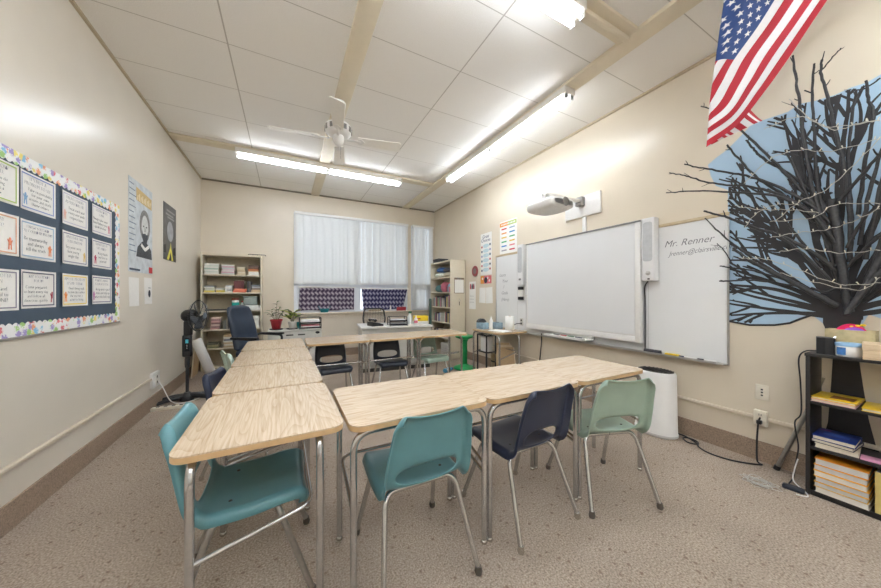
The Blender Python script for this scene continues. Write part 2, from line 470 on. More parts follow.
struct('trim_10', MB().box(WX0 - 0.02, WX1 + 0.03, YB - 0.05, YB + 0.02, WZ0 - 0.035, WZ0 - 0.001, bev=0.006).box(WX0 - 0.02, WX1 + 0.03, YB - 0.02, YB, WZ0 - 0.10, WZ0 - 0.036), mat('sill_paint', (214, 203, 184), 0.4))

# vertical blinds
BL = blind_mat()
def blinds(label, x0, x1, zb, n, ang, headz):
    t = thing('vertical_blind', label, 'blinds', ((x0 + x1) / 2, YB - 0.055, headz), group=None)
    W = x1 - x0
    MB().box(-W / 2, W / 2, -0.025, 0.025, -0.055, 0, bev=0.004).build('head_rail', WHITE, t)
    pitch = W / n
    for i in range(n):
        xc = -W / 2 + pitch * (i + 0.5)
        a = math.radians(ang + rng.uniform(-15, 15))
        def fn(u, v, xc=xc, a=a):
            w = (u - 0.5) * 0.089; b = 0.006 * (1 - (2 * u - 1) ** 2)
            return (xc + w * math.cos(a) - b * math.sin(a), w * math.sin(a) + b * math.cos(a), -0.06 - v * (headz - 0.06 - zb))
        MB().grid(fn, 4, 1).build('vane', BL, t)
    MB().tube([(W / 2 - 0.03, -0.035, -0.03), (W / 2 - 0.03, -0.035, -1.02)], 0.003, 6).build('wand', WHITE, t)
    return t
blinds('wide white vertical blind over the main window, ending above the purple cloths', WX0 + 0.01, WXM0 - 0.005, 1.515, 31, 16, WZ1 + 0.005)
blinds('narrow white vertical blind hanging down to the sill in the right corner', WXM1 + 0.015, WX1 - 0.0, 0.96, 8, 26, WZ1 + 0.005)

# purple cloths hung over the lower panes
def window_cloth(label, xa, xb, xa2, xb2, zt, zb, tilt, m):
    t = thing('window_cloth', label, 'cloth', (0, YB - 0.02, 0))
    def fn(u, v):
        x = (xa + (xb - xa) * u) * (1 - v) + (xa2 + (xb2 - xa2) * u) * v
        y = 0.004 * math.sin(u * 40) * (0.4 + v) - tilt * (1 - v) * 1.0
        return (x, y, zt + 0.008 * math.sin(u * 9) - v * (zt - zb))
    MB().grid(fn, 70, 10).build('cloth_panel', m, t)
    MB().tube([(xa - 0.03, -tilt - 0.012, zt + 0.012), (xb + 0.03, -tilt - 0.012, zt + 0.012)], 0.012, 8).build('rod', WHITE, t)
    return t
window_cloth('purple patterned cloth over the left lower pane, behind the letter tray', 0.235, 1.30, 0.21, 1.30, 1.44, 0.972, 0.02, cloth_mat('plum_wave_cloth', (112, 98, 116), (180, 174, 182), (70, 60, 80)))
window_cloth('bluer patterned cloth tapering downward, over the right lower pane behind the mesh chair', 1.44, 2.49, 1.50, 2.42, 1.42, 0.965, 0.10, cloth_mat('indigo_wave_cloth', (92, 92, 132), (174, 174, 194), (58, 56, 90)))

# ================================================================== CEILING FIXTURES
TUBE = mat('lit_tube', (238, 245, 255), 0.4, emit=TUBE_E, var=0.0)
def fixture(label, cx, cy, length, along, n=2):
    t = thing('fluorescent_light', label, 'ceiling light', (cx, cy, ZC - 0.03), (0, 0, 0 if along == 'x' else PI / 2))
    h = length / 2
    MB().box(-h, h, -0.072, 0.072, -0.066, 0, bev=0.006).build('housing', mat('fixture_enamel', (226, 222, 212), 0.35, var=0.02), t)
    for k in range(n):
        c = -h + (k + 0.5) * length / n; q = length / n / 2
        for s in (-1, 1):
            y = s * 0.040
            tb = MB().cyl((c - q + 0.035, y, -0.088), (c + q - 0.035, y, -0.088), 0.0165, n=12).build('lamp_tube', TUBE, t)
            for e in (-1, 1):
                cp = MB()
                cp.cyl((c + e * (q - 0.036), y, -0.088), (c + e * (q - 0.008), y, -0.088), 0.0175, n=12)
                cp.box(c + e * (q - 0.014) - 0.006, c + e * (q - 0.014) + 0.006, y - 0.02, y + 0.02, -0.112, -0.06, bev=0.004)
                cp.build('lamp_holder', WHITE, tb)
    return t
fixture('long two-section fluorescent light running along the right ceiling batten', 2.47, 3.23, 2.46, 'y')
fixture('fluorescent light crossing the ceiling near the windows behind the fan', 0.58, 4.98, 2.42, 'x')
fixture('fluorescent light at the top edge, its round tube ends facing the flag', 0.62, 1.43, 2.46, 'x')
fixture('added unseen fluorescent light crossing the ceiling behind the photographer', 0.62, -1.25, 2.46, 'x')  # added fixture out of view, gives the room more fill light
fixture('added unseen fluorescent light along the right batten behind the photographer', 2.47, -0.95, 2.46, 'y')  # unseen fixture added to even out the lighting on the right
fixture('added unseen fluorescent light along the left half of the ceiling behind the photographer', -0.45, -0.55, 2.46, 'y')  # another added fixture out of view, spreads light over the left side
struct('trim_11', MB().box(1.85, 2.41, 1.395, 1.43, ZC - 0.06, ZC - 0.027, bev=0.004), BATTEN)

# ceiling fan
fan = thing('ceiling_fan', 'white four-blade ceiling fan hanging from the middle ceiling batten', 'ceiling fan', (0.49, 3.30, 2.95), (0, 0, math.radians(-9.5)))
MB().lathe([(0.001, 0.375), (0.075, 0.375), (0.07, 0.33), (0.03, 0.30), (0.014, 0.29), (0.014, 0.16)], 24).build('canopy', WHITE, fan)
MB().lathe([(0.02, 0.17), (0.075, 0.165), (0.125, 0.13), (0.135, 0.09), (0.13, 0.05), (0.09, 0.025), (0.05, 0.02)], 32).build('motor_housing', WHITE, fan)
for k in range(12):
    MB().box(0.120, 0.1375, -0.016, 0.016, 0.055, 0.105, M=Matrix.Rotation(2 * PI * k / 12, 4, 'Z')).build('vent_slot', mat('vent_grey', (120, 118, 114), 0.5), fan)
MB().lathe([(0.055, 0.022), (0.06, -0.01), (0.05, -0.05), (0.03, -0.075), (0.001, -0.08)], 24).build('switch_cup', WHITE, fan)
for k in range(4):
    R = Matrix.Rotation(PI / 2 * k, 4, 'Z') @ Matrix.Rotation(math.radians(-16), 4, 'X')
    bl = MB().prism([(0.20, -0.052)] + [(0.64, -0.068), (0.66, -0.05), (0.66, 0.05), (0.64, 0.068)] + [(0.20, 0.052), (0.185, 0.0)], -0.004, 0.004, M=R).build('blade', mat('fan_blade', (244, 242, 236), 0.5, var=0.02), fan)
    MB().box(0.09, 0.23, -0.012, 0.012, -0.016, -0.004, bev=0.003, M=R).prism([(0.2, -0.035), (0.24, -0.035), (0.27, 0), (0.24, 0.035), (0.2, 0.035)], -0.009, -0.004, M=R).build('blade_bracket', WHITE, bl)
MB().tube([(0.02, 0.03, -0.05), (0.022, 0.032, -0.2)], 0.002, 6).build('pull_chain', CHROME, fan)

# ================================================================== DESKS
def make_desk(label, group, x, y, rot, yf=-0.25, yr=0.118):
    t = thing('student_desk', label, 'desk', (x, y, 0), (0, 0, rot), group)
    W, D, H = 0.695, 0.57, 0.745
    top = MB().prism(rrect(W, D, 0.055, 7), H - 0.005, H, smooth=True).build('desk_top', OAK, t)
    MB().prism(rrect(W - 0.001, D - 0.001, 0.055, 7), H - 0.026, H - 0.0052, smooth=True).build('desk_edge', OAKEDGE, top)
    X = 0.331
    for yy in (yf, yr):
        for s in (-1, 1):
            lg = MB().tube(fillet([(s * X, yy, 0.02), (s * X, yy, H - 0.038), (0.004 * s, yy, H - 0.038)], 0.085, 7), 0.0145, 12).build('leg', CHROME, t)
            MB().lathe([(0.004, 0.022), (0.013, 0.018), (0.017, 0.006), (0.015, 0.0)][::-1], 14, (s * X, yy, 0)).build('glide', GLIDE, lg)
    MB().tube(fillet([(-X, yf, 0.36), (-X + 0.004, yr - 0.03, 0.452), (X - 0.004, yr - 0.03, 0.452), (X, yf, 0.36)], 0.06, 6), 0.0085, 10).build('foot_rail', CHROME, t)
    for yy in (yf, yr): MB().box(-0.24, 0.24, yy - 0.02, yy + 0.02, H - 0.0295, H - 0.0262).build('mounting_plate', DULLSTEEL, t)
    return t
G = 'oak-topped student desks set in a square of rows'
d0 = make_desk('nearest oak-topped desk of the left row, beside the near teal chair', G, -0.072, 1.617, -PI / 2 + 0.013, -0.224, 0.188)
for lb, x, y in [('second oak-topped desk from the camera in the left row', -0.083, 2.332),
                 ('third oak-topped desk from the camera in the left row', -0.095, 3.047),
                 ('farthest oak-topped desk of the left row, by the leather office chair', -0.110, 3.775)]:
    dup(d0, lb, G, (x, y, 0), (0, 0, -PI / 2 + 0.013))
d1 = make_desk('oak-topped desk of the front row with the teal chair pushed in', G, 0.5785, 1.512, 0)
for lb, x in [('middle oak-topped desk of the front row, with the navy chair', 1.2750),
              ('right end oak-topped desk of the front row, with the mint chair', 1.9715)]:
    dup(d1, lb, G, (x, 1.512, 0), (0, 0, 0))
for lb, x in [('left oak-topped desk of the far row, against the left row', 0.548),
              ('middle oak-topped desk of the far row, in front of the teacher desk', 1.246),
              ('right end oak-topped desk of the far row, by the green stool', 1.944)]:
    dup(d1, lb, G, (x, 3.835, 0), (0, 0, PI))
dup(d1, 'oak-topped desk against the right wall, holding tissue boxes', G, (2.948, 3.705, 0.0), (0, 0, -PI / 2))

# ================================================================== CHAIRS
def make_chair(name, label, group, m, loc, rot, foot, legm=CHROME, hole_w=0.148, scale=1.0):
    t = thing(name, label, 'chair', (loc[0], loc[1], 0), (0, 0, rot), group); t.scale = (scale,) * 3
    prof = smooth_path([(0, .212, .385), (0, .216, .412), (0, .196, .437), (0, .14, .440), (0, .04, .428), (0, -.07, .424), (0, -.135, .427), (0, -.172, .458), (0, -.192, .535), (0, -.214, .64), (0, -.240, .735), (0, -.252, .768), (0, -.268, .777)], 6)
    L = [0]
    for a, b in zip(prof, prof[1:]): L.append(L[-1] + (b - a).length)
    tot = L[-1]
    def at(s):
        s = min(max(s, 0), 1) * tot
        for i in range(len(L) - 1):
            if L[i + 1] >= s:
                k = (s - L[i]) / max(1e-9, L[i + 1] - L[i]); return prof[i].lerp(prof[i + 1], k)
        return prof[-1]
    wk = [(0, .192), (.06, .205), (.12, .212), (.35, .215), (.48, .212), (.54, .205), (.62, .208), (.75, .202), (.92, .186), (.965, .170), (1, .150)]
    def width(s):
        for (a, x), (b, y) in zip(wk, wk[1:]):
            if s <= b: return x + (y - x) * (s - a) / (b - a)
        return wk[-1][1]
    NU, NV = 32, 64
    def P(u, s):
        p = at(s); d = (at(s + .01) - at(s - .01)).normalized()
        n = Vector((0, d.z, -d.y))            # towards the sitter
        if n.y < 0 and n.z < 0: n = -n
        n = Vector((0, -d.z, d.y)) * -1 if False else n
        a = abs(u); curl = 0.036 * (max(0, a - .86) / .14) ** 2; dish = 0.018 * a * a * (1.0 if s > .5 else 0.7)
        return Vector((u * width(s) * (1 - 0.02 * max(0, a - .86) / .14), p.y, p.z)) + nrm(s) * (dish - curl)
    def nrm(s):
        d = (at(s + .012) - at(s - .012)).normalized()   # front lip -> seat (towards -y) -> up the back
        return Vector((0, d.z, -d.y))                     # seat: +z, back: +y
    s0, s1 = 0.555, 0.685; sc = (s0 + s1) / 2; sh = (s1 - s0) / 2
    hw = hole_w / 0.205
    def inside(u, s): return abs(u / hw) ** 2.6 + abs((s - sc) / sh) ** 2.6
    uv = [[(2 * i / NU - 1, j / NV) for i in range(NU + 1)] for j in range(NV + 1)]
    keep = {}
    for j in range(NV):
        for i in range(NU):
            keep[(i, j)] = inside(2 * (i + .5) / NU - 1, (j + .5) / NV) > 1.0
    for j in range(NV + 1):
        for i in range(NU + 1):
            adj = [keep[(a, b)] for a in (i - 1, i) for b in (j - 1, j) if (a, b) in keep]
            if any(adj) and not all(adj):
                u, s = uv[j][i]; k = inside(u, s) ** (-1 / 2.6)
                uv[j][i] = (u * k, sc + (s - sc) * k)
    sm = MB(); idx = {}; vv = []; ff = []
    for j in range(NV):
        for i in range(NU):
            if not keep[(i, j)]: continue
            f = []
            for a, b in ((i, j), (i + 1, j), (i + 1, j + 1), (i, j + 1)):
                if (a, b) not in idx: idx[(a, b)] = len(vv); vv.append(P(*uv[b][a]))
                f.append(idx[(a, b)])
            ff.append(f)
    sm.add(vv, ff, 0, True)
    sh_o = sm.build('seat_shell', m, t)
    md = sh_o.modifiers.new('thickness', 'SOLIDIFY'); md.thickness = 0.006; md.offset = -1
    for (sy, ft) in ((-1, -.245), (1, .245)):
        yt = -0.095 if sy < 0 else 0.10
        for s in (-1, 1):
            pts = fillet([(0.002 * s, yt, .402), (s * .150, yt, .402), (s * .178, yt + sy * .02, .372), (s * .225, ft, .02)], [0, .03, .06, 0], 6)
            lg = MB().tube(pts, 0.0125, 12).build('leg', legm, t)
            F = MB().tube([(s * .2235, ft - sy * .0015, .035), (s * .2255, ft, .012), (s * .226, ft, 0.0)], [.0145, .018, .015], 12)
            F.build('foot_cap', foot, lg)
    for s in (-1, 1):
        MB().tube([(s * .12, -.10, .402), (s * .12, .105, .404)], .010, 10).build('under_frame', legm, t)
        for yy in (-.06, .10): MB().lathe([(.008, 0), (.006, .003), (.001, .004)], 10, (s * .12, yy, 0.4385 if yy > 0 else 0.4335)).build('seat_screw', DARK, t)
    return t
make_chair('school_chair', 'teal plastic chair under the near end of the left row, facing right', None, TEAL, (-0.145, 1.605), -PI / 2, RUBBER, DULLSTEEL)
make_chair('school_chair', 'teal plastic chair seen from behind at the front row', None, TEAL, (0.560, 1.378), 0.0, RUBBER)
make_chair('school_chair', 'navy plastic chair seen from behind at the front row', None, NAVY, (1.245, 1.385), 0.06, GLIDE, hole_w=0.125)
make_chair('school_chair', 'mint green plastic chair turned outward at the right end of the front row', None, MINT, (1.855, 1.28), -0.32, RUBBER)
make_chair('school_chair', 'navy plastic chair on the far side of the left row, by the pedestal fan', None, NAVY, (-0.265, 2.74), -PI / 2 - 0.22, GLIDE, scale=.90)
make_chair('school_chair', 'pale mint chair at the left row, below the leaning white roll', None, MINTL, (-0.30, 3.58), -PI / 2 + 0.35, GLIDE, scale=.93)
make_chair('school_chair', 'black plastic chair at the left desk of the far row', None, BLACKSHEEN, (0.52, 3.88), PI + 0.05, GLIDE, scale=.93)
make_chair('school_chair', 'black plastic chair at the middle desk of the far row', None, BLACKSHEEN, (1.25, 3.88), PI - 0.04, GLIDE, scale=.93)
make_chair('school_chair', 'mint green plastic chair at the far row, beside the green stool', None, MINT, (1.86, 3.88), PI + 0.06, GLIDE, scale=.93)
# ================================================================== LEFT WALL
SLATEB = mat('slate_blue_paper', (72, 88, 104), 0.75, var=0.05, scale=12)
SPLAT = splat_mat()
BY0, BY1, BZ0, BZ1 = 1.90, 3.706, 1.050, 2.085
bb = thing('bulletin_board', 'slate blue bulletin board with a rainbow splash scalloped border on the left wall', 'bulletin board', (XL, (BY0 + BY1) / 2, (BZ0 + BZ1) / 2), LEFT)
bw, bh = (BY1 - BY0) / 2, (BZ1 - BZ0) / 2
MB().box(-bw, bw, -bh, bh, 0.0, 0.005).build('backing', SLATEB, bb)
MB().box(-bw, bw, -bh - 0.012, -bh, 0.0, 0.014).build('bottom_rail', mat('board_rail', (150, 146, 138), 0.4), bb)
def scallop(n, L, wdt, M):
    poly = [(0, 0), (L, 0)]
    for i in range(n):
        for j in range(6):
            t = (i + j / 6) / n
            poly.append((L * (1 - t), wdt - 0.016 + 0.014 * math.sin(PI * (j / 6))))
    poly.append((0, wdt - 0.016))
    return MB().prism(poly, 0.0065, 0.0085, M=M)
Tm = lambda x, y, a: Matrix.Translation((x, y, 0)) @ Matrix.Rotation(a, 4, 'Z')
scallop(40, 2 * bw, 0.080, Tm(bw, bh, PI)).build('border_strip', SPLAT, bb)
scallop(40, 2 * bw, 0.080, Tm(-bw, -bh, 0)).build('border_strip', SPLAT, bb)
scallop(22, 2 * bh, 0.075, Matrix.Translation((0, 0, 0.001)) @ Tm(bw, -bh, PI / 2)).build('border_strip', SPLAT, bb)

LAV = (206, 208, 226)
cards = [  # y, z, border colour, small title, body text, motif colour, motif x, label
 (2.430, 1.890, (178, 200, 120), 'YOU KNOW\nIT IS ALL', 'When you do\nsomething\nsure it\'s a\nchoice', None, 0, 'lime bordered rules card in the top row, cut by the left picture edge'),
 (2.430, 1.610, (226, 178, 150), 'IT\'S DAY\nTODAY!', 'be a\nkind\nneedle', (228, 140, 110), .09, 'orange bordered rules card in the middle row, cut by the left picture edge'),
 (2.430, 1.310, (150, 146, 160), 'YOU\'VE GOTTA\nLEARN', 'be kind and\nrespectful to\nEVERYONE!', None, 0, 'card ending in the word EVERYONE, bottom row at the left picture edge'),
 (2.727, 1.888, (140, 160, 206), 'IT\'S NOT A\nPROBLEM TO SEE', 'Take responsibility\nfor your own\nactions and don\'t\nblame others', (140, 180, 214), -.10, 'blue bordered rules card about taking responsibility'),
 (2.727, 1.607, (160, 188, 214), 'I WISH YOU SAID\nYOU COULD BE TRUSTED', 'Be trustworthy\nand always\ntell the truth', (236, 150, 106), .10, 'rules card with the words tell the truth and an orange figure'),
 (2.731, 1.317, (96, 100, 122), '...ARE YOU READY\nFOR IT?', 'Come prepared\nto learn every day\nand follow all\ndirections quickly', (170, 60, 80), .115, 'dark bordered rules card about coming prepared to learn'),
 (3.080, 1.880, (202, 200, 216), 'TREAT OTHERS\nAS YOU WILL BE', 'Treat each and\nevery one with\nrespect here', (236, 190, 170), -.11, 'pale card in the top row, third from the left picture edge'),
 (3.080, 1.610, (150, 152, 172), 'ANOTHER LIKE\nYOU AND ME', 'Try your very\nbest every\nsingle day', (226, 196, 120), .11, 'rules card with the words try your very best'),
 (3.080, 1.318, (240, 214, 110), 'AM THE PROBLEM\nIT\'S ME THINK', 'Don\'t bring stuff\nto the class unless\nthe teacher is\nasked to bring', (238, 146, 70), -.10, 'yellow bordered rules card with an orange shape'),
 (3.423, 1.882, (190, 186, 206), 'LISTEN WITH\nCARE', 'Always raise your\nhand before you\nspeak in class', (214, 130, 150), .11, 'topmost card of the right column, nearest the border corner'),
 (3.423, 1.612, (156, 160, 180), 'DON\'T LET IT\nGET AWAY', 'Keep hands\nand feet to\nyourself', (190, 70, 100), -.09, 'right column card with a small dark red flower figure'),
 (3.423, 1.325, (132, 132, 156), 'ALWAYS BRING\nYOUR BEST PEN', 'Keep your space\nneat and tidy up\nwhen the bell rings', (206, 140, 190), -.11, 'purple bordered card at the bottom of the right column'),
]
for (y, z, bc, ti, body, mc, mx, lb) in cards:
    t = thing('rules_card', lb, 'card', (XL + 0.0052, y - 0.008, z), LEFT, 'rules cards pinned to the bulletin board')
    W, H = 0.286, 0.224
    def bow(u, v, W=W, H=H):
        x = (u - .5) * W
        return (x, (v - .5) * H, 0.002 + 0.007 * abs(2 * u - 1) ** 5)
    MB().grid(bow, 16, 1).build('card_sheet', PAPER, t)
    fr = MB(); q = 0.012
    outer = [(-W / 2 + q, -H / 2 + q), (W / 2 - q, -H / 2 + q), (W / 2 - q, H / 2 - q), (-W / 2 + q, H / 2 - q)]
    k = 0.007
    inner = [(x - math.copysign(k, x), yy - math.copysign(k, yy)) for x, yy in outer]
    vs = [(x, yy, 0.0028 + 0.007 * abs(2 * x / W) ** 5) for x, yy in outer] + [(x, yy, 0.0028 + 0.007 * abs(2 * x / W) ** 5) for x, yy in inner]
    fr.add(vs, [(i, (i + 1) % 4, 4 + (i + 1) % 4, 4 + i) for i in range(4)])
    fr.build('card_border', mat('card_ink_%d_%d_%d' % bc, bc, 0.8, var=0.02), t)
    text(ti, 0.031 if max(map(len, ti.split('\n'))) < 16 else 0.026, mat('title_ink', (150, 152, 166), 0.8), t, 0, 0.066, 0.005, 'title_lettering', align='CENTER', sx=0.9, spacing=0.95, bold=-0.0012)
    off = 0 if mc is None else -math.copysign(0.018, mx)
    text(body, 0.031 if body.count('\n') < 3 else 0.027, mat('body_ink', (86, 90, 102), 0.8), t, off, -0.004 if body.count('\n') < 3 else 0.004, 0.005, 'body_lettering', align='CENTER', sx=0.98, spacing=0.98, bold=-0.0010)
    if mc:
        s = math.copysign(1, mx)
        p = MB().prism([(mx - .012, -.08), (mx - .004, -.08), (mx - .002, -.055), (mx + .004, -.055), (mx + .006, -.08), (mx + .013, -.08), (mx + .011, -.045), (mx + .018, -.03), (mx + .014, -.026), (mx + .007, -.034), (mx + .008, -.024), (mx + .005, -.014), (mx - .003, -.013), (mx - .007, -.022), (mx - .005, -.034), (mx - .014, -.022), (mx - .017, -.027), (mx - .009, -.044)], 0.0046, 0.0052)
        p.build('figure_motif', mat('motif_%d_%d_%d' % mc, mc, 0.8), t)

# portrait poster and night-city poster
def poster(name, label, y0, y1, z0, z1, m, cat='poster'):
    t = thing(name, label, cat, (XL, (y0 + y1) / 2, (z0 + z1) / 2), LEFT)
    MB().box(-(y1 - y0) / 2, (y1 - y0) / 2, -(z1 - z0) / 2, (z1 - z0) / 2, 0.0005, 0.004).build('sheet', m, t)
    return t, (y1 - y0) / 2, (z1 - z0) / 2
t, w2, h2 = poster('portrait_poster', 'tall pale blue poster with an ink portrait of a bearded person and a tan title', 3.895, 4.46, 1.515, 2.435, mat('newsprint_blue', (204, 211, 215), 0.7, var=0.16, scale=13))
MB().prism([(-.12, .27), (w2 - .02, .25), (w2 - .02, .37), (-.12, .40)], 0.0045, 0.005).build('title_band', mat('tan_band', (206, 180, 126), 0.7, var=0.1), t)
for k in range(9): MB().prism([(-.10 + .038 * k, .275), (-.085 + .038 * k, .275), (-.075 + .038 * k, .325 + .02 * (k % 2)), (-.09 + .038 * k, .325 + .02 * (k % 2))], .0052, .0058).build('title_stroke', mat('cream_ink', (238, 226, 190), 0.7), t)
for k in range(13):
    yy = .40 - .055 * k; L_ = .10 + .05 * ((k * 7) % 5) / 4
    MB().prism([(-.27, yy), (-.27 + L_, yy), (-.27 + L_, yy + .010), (-.27, yy + .010)], .0042, .0047).build('text_line', mat('blue_grey_ink', (128, 142, 156), 0.7), t)
MB().prism([(-.265, -.445), (-.03, -.445), (-.03, -.425), (-.265, -.425)], .0042, .0047).build('text_line', mat('dark_blue_ink', (70, 84, 100), 0.7), t)
PI_INK = mat('portrait_ink', (70, 74, 80), 0.7, var=0.3, scale=60); PI_SKIN = mat('portrait_paper', (214, 216, 214), 0.7, var=0.1, scale=60)
def ell(cx, cy, rx, ry, n=28): return [(cx + rx * math.cos(2 * PI * i / n), cy + ry * math.sin(2 * PI * i / n)) for i in range(n)]
MB().prism([(-.12, -.30), (.27, -.30), (.25, -.20), (.13, -.13), (.02, -.13), (-.09, -.20)], 0.0045, 0.005).build('drawn_coat', PI_INK, t)
MB().prism(ell(.085, .045, .13, .165), 0.0051, 0.0054).build('drawn_hair', mat('hair_ink', (132, 132, 130), 0.7, var=0.3, scale=70), t)
MB().prism(ell(.085, .02, .085, .135), 0.0055, 0.0058).build('drawn_face', PI_SKIN, t)
MB().prism([(.01, .0), (.03, -.045), (.06, -.045), (.085, -.035), (.11, -.045), (.14, -.045), (.16, .0), (.155, -.08), (.125, -.14), (.085, -.16), (.045, -.14), (.015, -.08)], 0.0059, 0.0062).build('drawn_beard', PI_INK, t)
for ex in (.05, .12):
    MB().prism(ell(ex, .035, .017, .008, 12), 0.0059, 0.0062).build('drawn_eye', PI_INK, t)
MB().prism([(.078, .03), (.09, .03), (.098, -.02), (.072, -.02)], 0.0059, 0.0061).build('drawn_nose', mat('soft_ink', (150, 150, 148), 0.7), t)
MB().prism([(.0, -.15), (.085, -.19), (.17, -.15), (.19, -.18), (.10, -.225), (.07, -.225), (-.02, -.18)], 0.0063, 0.0066).build('drawn_collar', PAPER, t)
MB().prism([(w2 - .10, -h2 + .01), (w2 - .005, -h2 + .01), (w2 - .005, -h2 + .075), (w2 - .10, -h2 + .075)], 0.0063, 0.0068).build('red_corner', mat('red_print', (196, 48, 56), 0.6), t)
t, w2, h2 = poster('night_city_poster', 'small dark poster with a pale moon over yellow city lights', 4.81, 5.27, 1.73, 2.445, mat('night_print', (72, 74, 76), 0.35, var=0.35, scale=14))
MB().prism(ell(.0, .02, .115, .13, 32), 0.0045, 0.005).build('moon_disc', mat('moon_print', (168, 170, 176), 0.5, var=0.2, scale=12), t)
MB().prism([(-.13, -h2 + .005), (.12, -h2 + .005), (.045, -.2), (.02, -.12), (-.01, -.2)], 0.0045, 0.0049).build('light_streak', mat('yellow_print', (226, 216, 90), 0.5, var=0.25, scale=16), t)
MB().prism([(-.05, -h2 + .005), (.04, -h2 + .005), (.02, -.24)], 0.0051, 0.0054).build('dark_gap', mat('night_black', (44, 44, 42), 0.5), t)
for xx in (-.2, .15):
    MB().prism([(xx - .03, -.27), (xx + .05, -.27), (xx + .05, -.16), (xx - .03, -.18)], 0.0045, 0.0048).build('dark_building', mat('night_black', (44, 44, 42), 0.5), t)
for yy, a_, b__ in ((.265, -.13, .17), (.215, -.16, .12), (.18, -.10, .15)): MB().prism([(a_, yy), (b__, yy), (b__, yy + .022), (a_, yy + .022)], .0045, .005).build('title_line', mat('grey_print', (150, 150, 150), 0.5), t)
def sheet(label, y, z, w, h, rx=0):
    t = thing('paper_sheet', label, 'paper', (XL, y, z), LEFT)
    MB().grid(lambda u, v: ((u - .5) * w, (v - .5) * h, 0.0 + 0.010 * (1 - v) * (0.5 + 0.5 * math.sin(u * 4))), 6, 6).build('sheet', PAPER, t)
    return t
sheet('blank white sheet under the portrait poster, the left one of two', 4.02, 1.317, 0.225, 0.285)
t = sheet('white sheet with a small dark emblem under the portrait poster', 4.36, 1.330, 0.21, 0.285)
MB().prism(ell(0, -.03, .028, .04, 16), 0.0105, 0.0115).build('emblem', INK, t); MB().box(-.03, .03, .03, .036, .0105, .0115).build('text_line', INKG, t)

# left outlet, cord and power strip
o = thing('wall_outlet', 'white outlet box at the end of the left wall conduit', 'outlet', (XL, 4.50, 0.325), LEFT)
MB().box(-.10, .10, -.085, .085, 0.0, .030, bev=.006).build('outlet_box', WHITE, o)
MB().box(-.045, .045, -.06, .06, .030, .034, bev=.0015).build('face_plate', WHITEM, o)
for s in (-1, 1): MB().box(-.012, .012, s * .03 - .012, s * .03 + .012, .034, .036).build('socket', DARK, o)
solo('extension_cord', MB().tube(smooth_path([(XL + .05, 4.50, .30), (XL + .10, 4.46, .22), (XL + .16, 4.48, .06), (XL + .25, 4.52, .008), (-.98, 4.62, .008), (-.80, 4.95, .008), (-.62, 5.1, .008)], 8), .005, 8), WHITE, 'white cord drooping from the left wall outlet to the floor', 'cord')
t = thing('power_strip', 'cream power strip on the carpet below the pedestal fan', 'power strip', (-1.17, 4.38, 0), (0, 0, -0.10))
MB().box(-.16, .16, -.028, .028, 0, .035, bev=.006).build('casing', mat('cream_plastic', (226, 219, 203), 0.45), t)
for k in range(4): MB().box(-.12 + k * .07, -.09 + k * .07, -.014, .014, .035, .037).build('socket', DARK, t)

# ------------------------------------------------------------------ pedestal fan
f = thing('pedestal_fan', 'black pedestal fan with a cross base beside the left wall', 'fan', (-1.08, 4.66, 0), (0, 0, 0))
for k, a in enumerate((200, 345, 20, 160)):
    a = math.radians(a)
    c, s = math.cos(a), math.sin(a)
    ft = MB().tube([(c * .02, s * .02, .055), (c * .14, s * .14, .045), (c * .26, s * .26, .022)], [.034, .028, .02], 12).build('base_foot', BLACKP, f)
    MB().ball((c * .26, s * .26, .016), .022, .022, .016, 12).build('foot_pad', BLACKP, ft)
MB().lathe([(.07, .0), (.07, .05), (.045, .08), (.028, .10)], 24).build('base_hub', BLACKP, f)
MB().cyl((0, 0, .09), (0, 0, .47), .017).build('lower_pole', BLACKP, f)
MB().lathe([(.022, .40), (.026, .44), (.026, .50), (.020, .52)], 18).build('height_collar', BLACKP, f)
MB().box(-.045, .045, -.035, .035, .53, .80, bev=.018).cyl((0, 0, .46), (0, 0, .55), .024).build('control_column', BLACKP, f)
pn = MB().box(-.018, .030, -.040, -.034, .60, .76, bev=.002).build('control_panel', mat('dark_panel', (30, 34, 40), 0.15), f)
MB().box(-.008, .020, -.0415, -.0395, .70, .745).build('display', mat('teal_display', (70, 170, 190), 0.3, emit=0.06), pn)
for k in range(3): MB().cyl((.006, -.0395, .675 - .018 * k), (.006, -.0425, .675 - .018 * k), .005, n=10).build('button', GREYM, pn)
Rf = Matrix.Translation((.115, -.02, 1.03)) @ Matrix.Rotation(math.radians(-14), 4, 'Z') @ Matrix.Scale(.88, 4) @ Matrix.Rotation(math.radians(90), 4, 'Y')
MB().lathe([(.001, -.19), (.06, -.185), (.085, -.15), (.09, -.07), (.07, -.03), (.02, -.02)], 24, M=Rf).build('motor_cover', BLACKP, f)
MB().box(-.03, .05, -.04, .04, .79, .97, bev=.015).build('tilt_neck', BLACKP, f)
rc = MB()
R0 = .215
for rr, zz in ((R0, 0.0),): rc.tube([(rr * math.cos(2 * PI * i / 40), rr * math.sin(2 * PI * i / 40), zz) for i in range(40)], .007, 8, closed=True, M=Rf)
rc.build('cage_rim', BLACKP, f)
WIRE = mat('grille_wire', (88, 90, 94), 0.4, 0.3)
for side, nm in ((1, 'front_grille'), (-1, 'rear_grille')):
    g = MB()
    for i in range(44):
        a = 2 * PI * i / 44
        g.tube([(r * math.cos(a), r * math.sin(a), side * z) for r, z in ((.035, .075), (.10, .073), (.17, .055), (.21, .01))], .0012, 4, caps=False, M=Rf)
    for rr, zz in ((.035, .075), (.12, .071)): g.tube([(rr * math.cos(2 * PI * i / 24), rr * math.sin(2 * PI * i / 24), side * zz) for i in range(24)], .002, 5, closed=True, M=Rf)
    g.build(nm, WIRE, f)
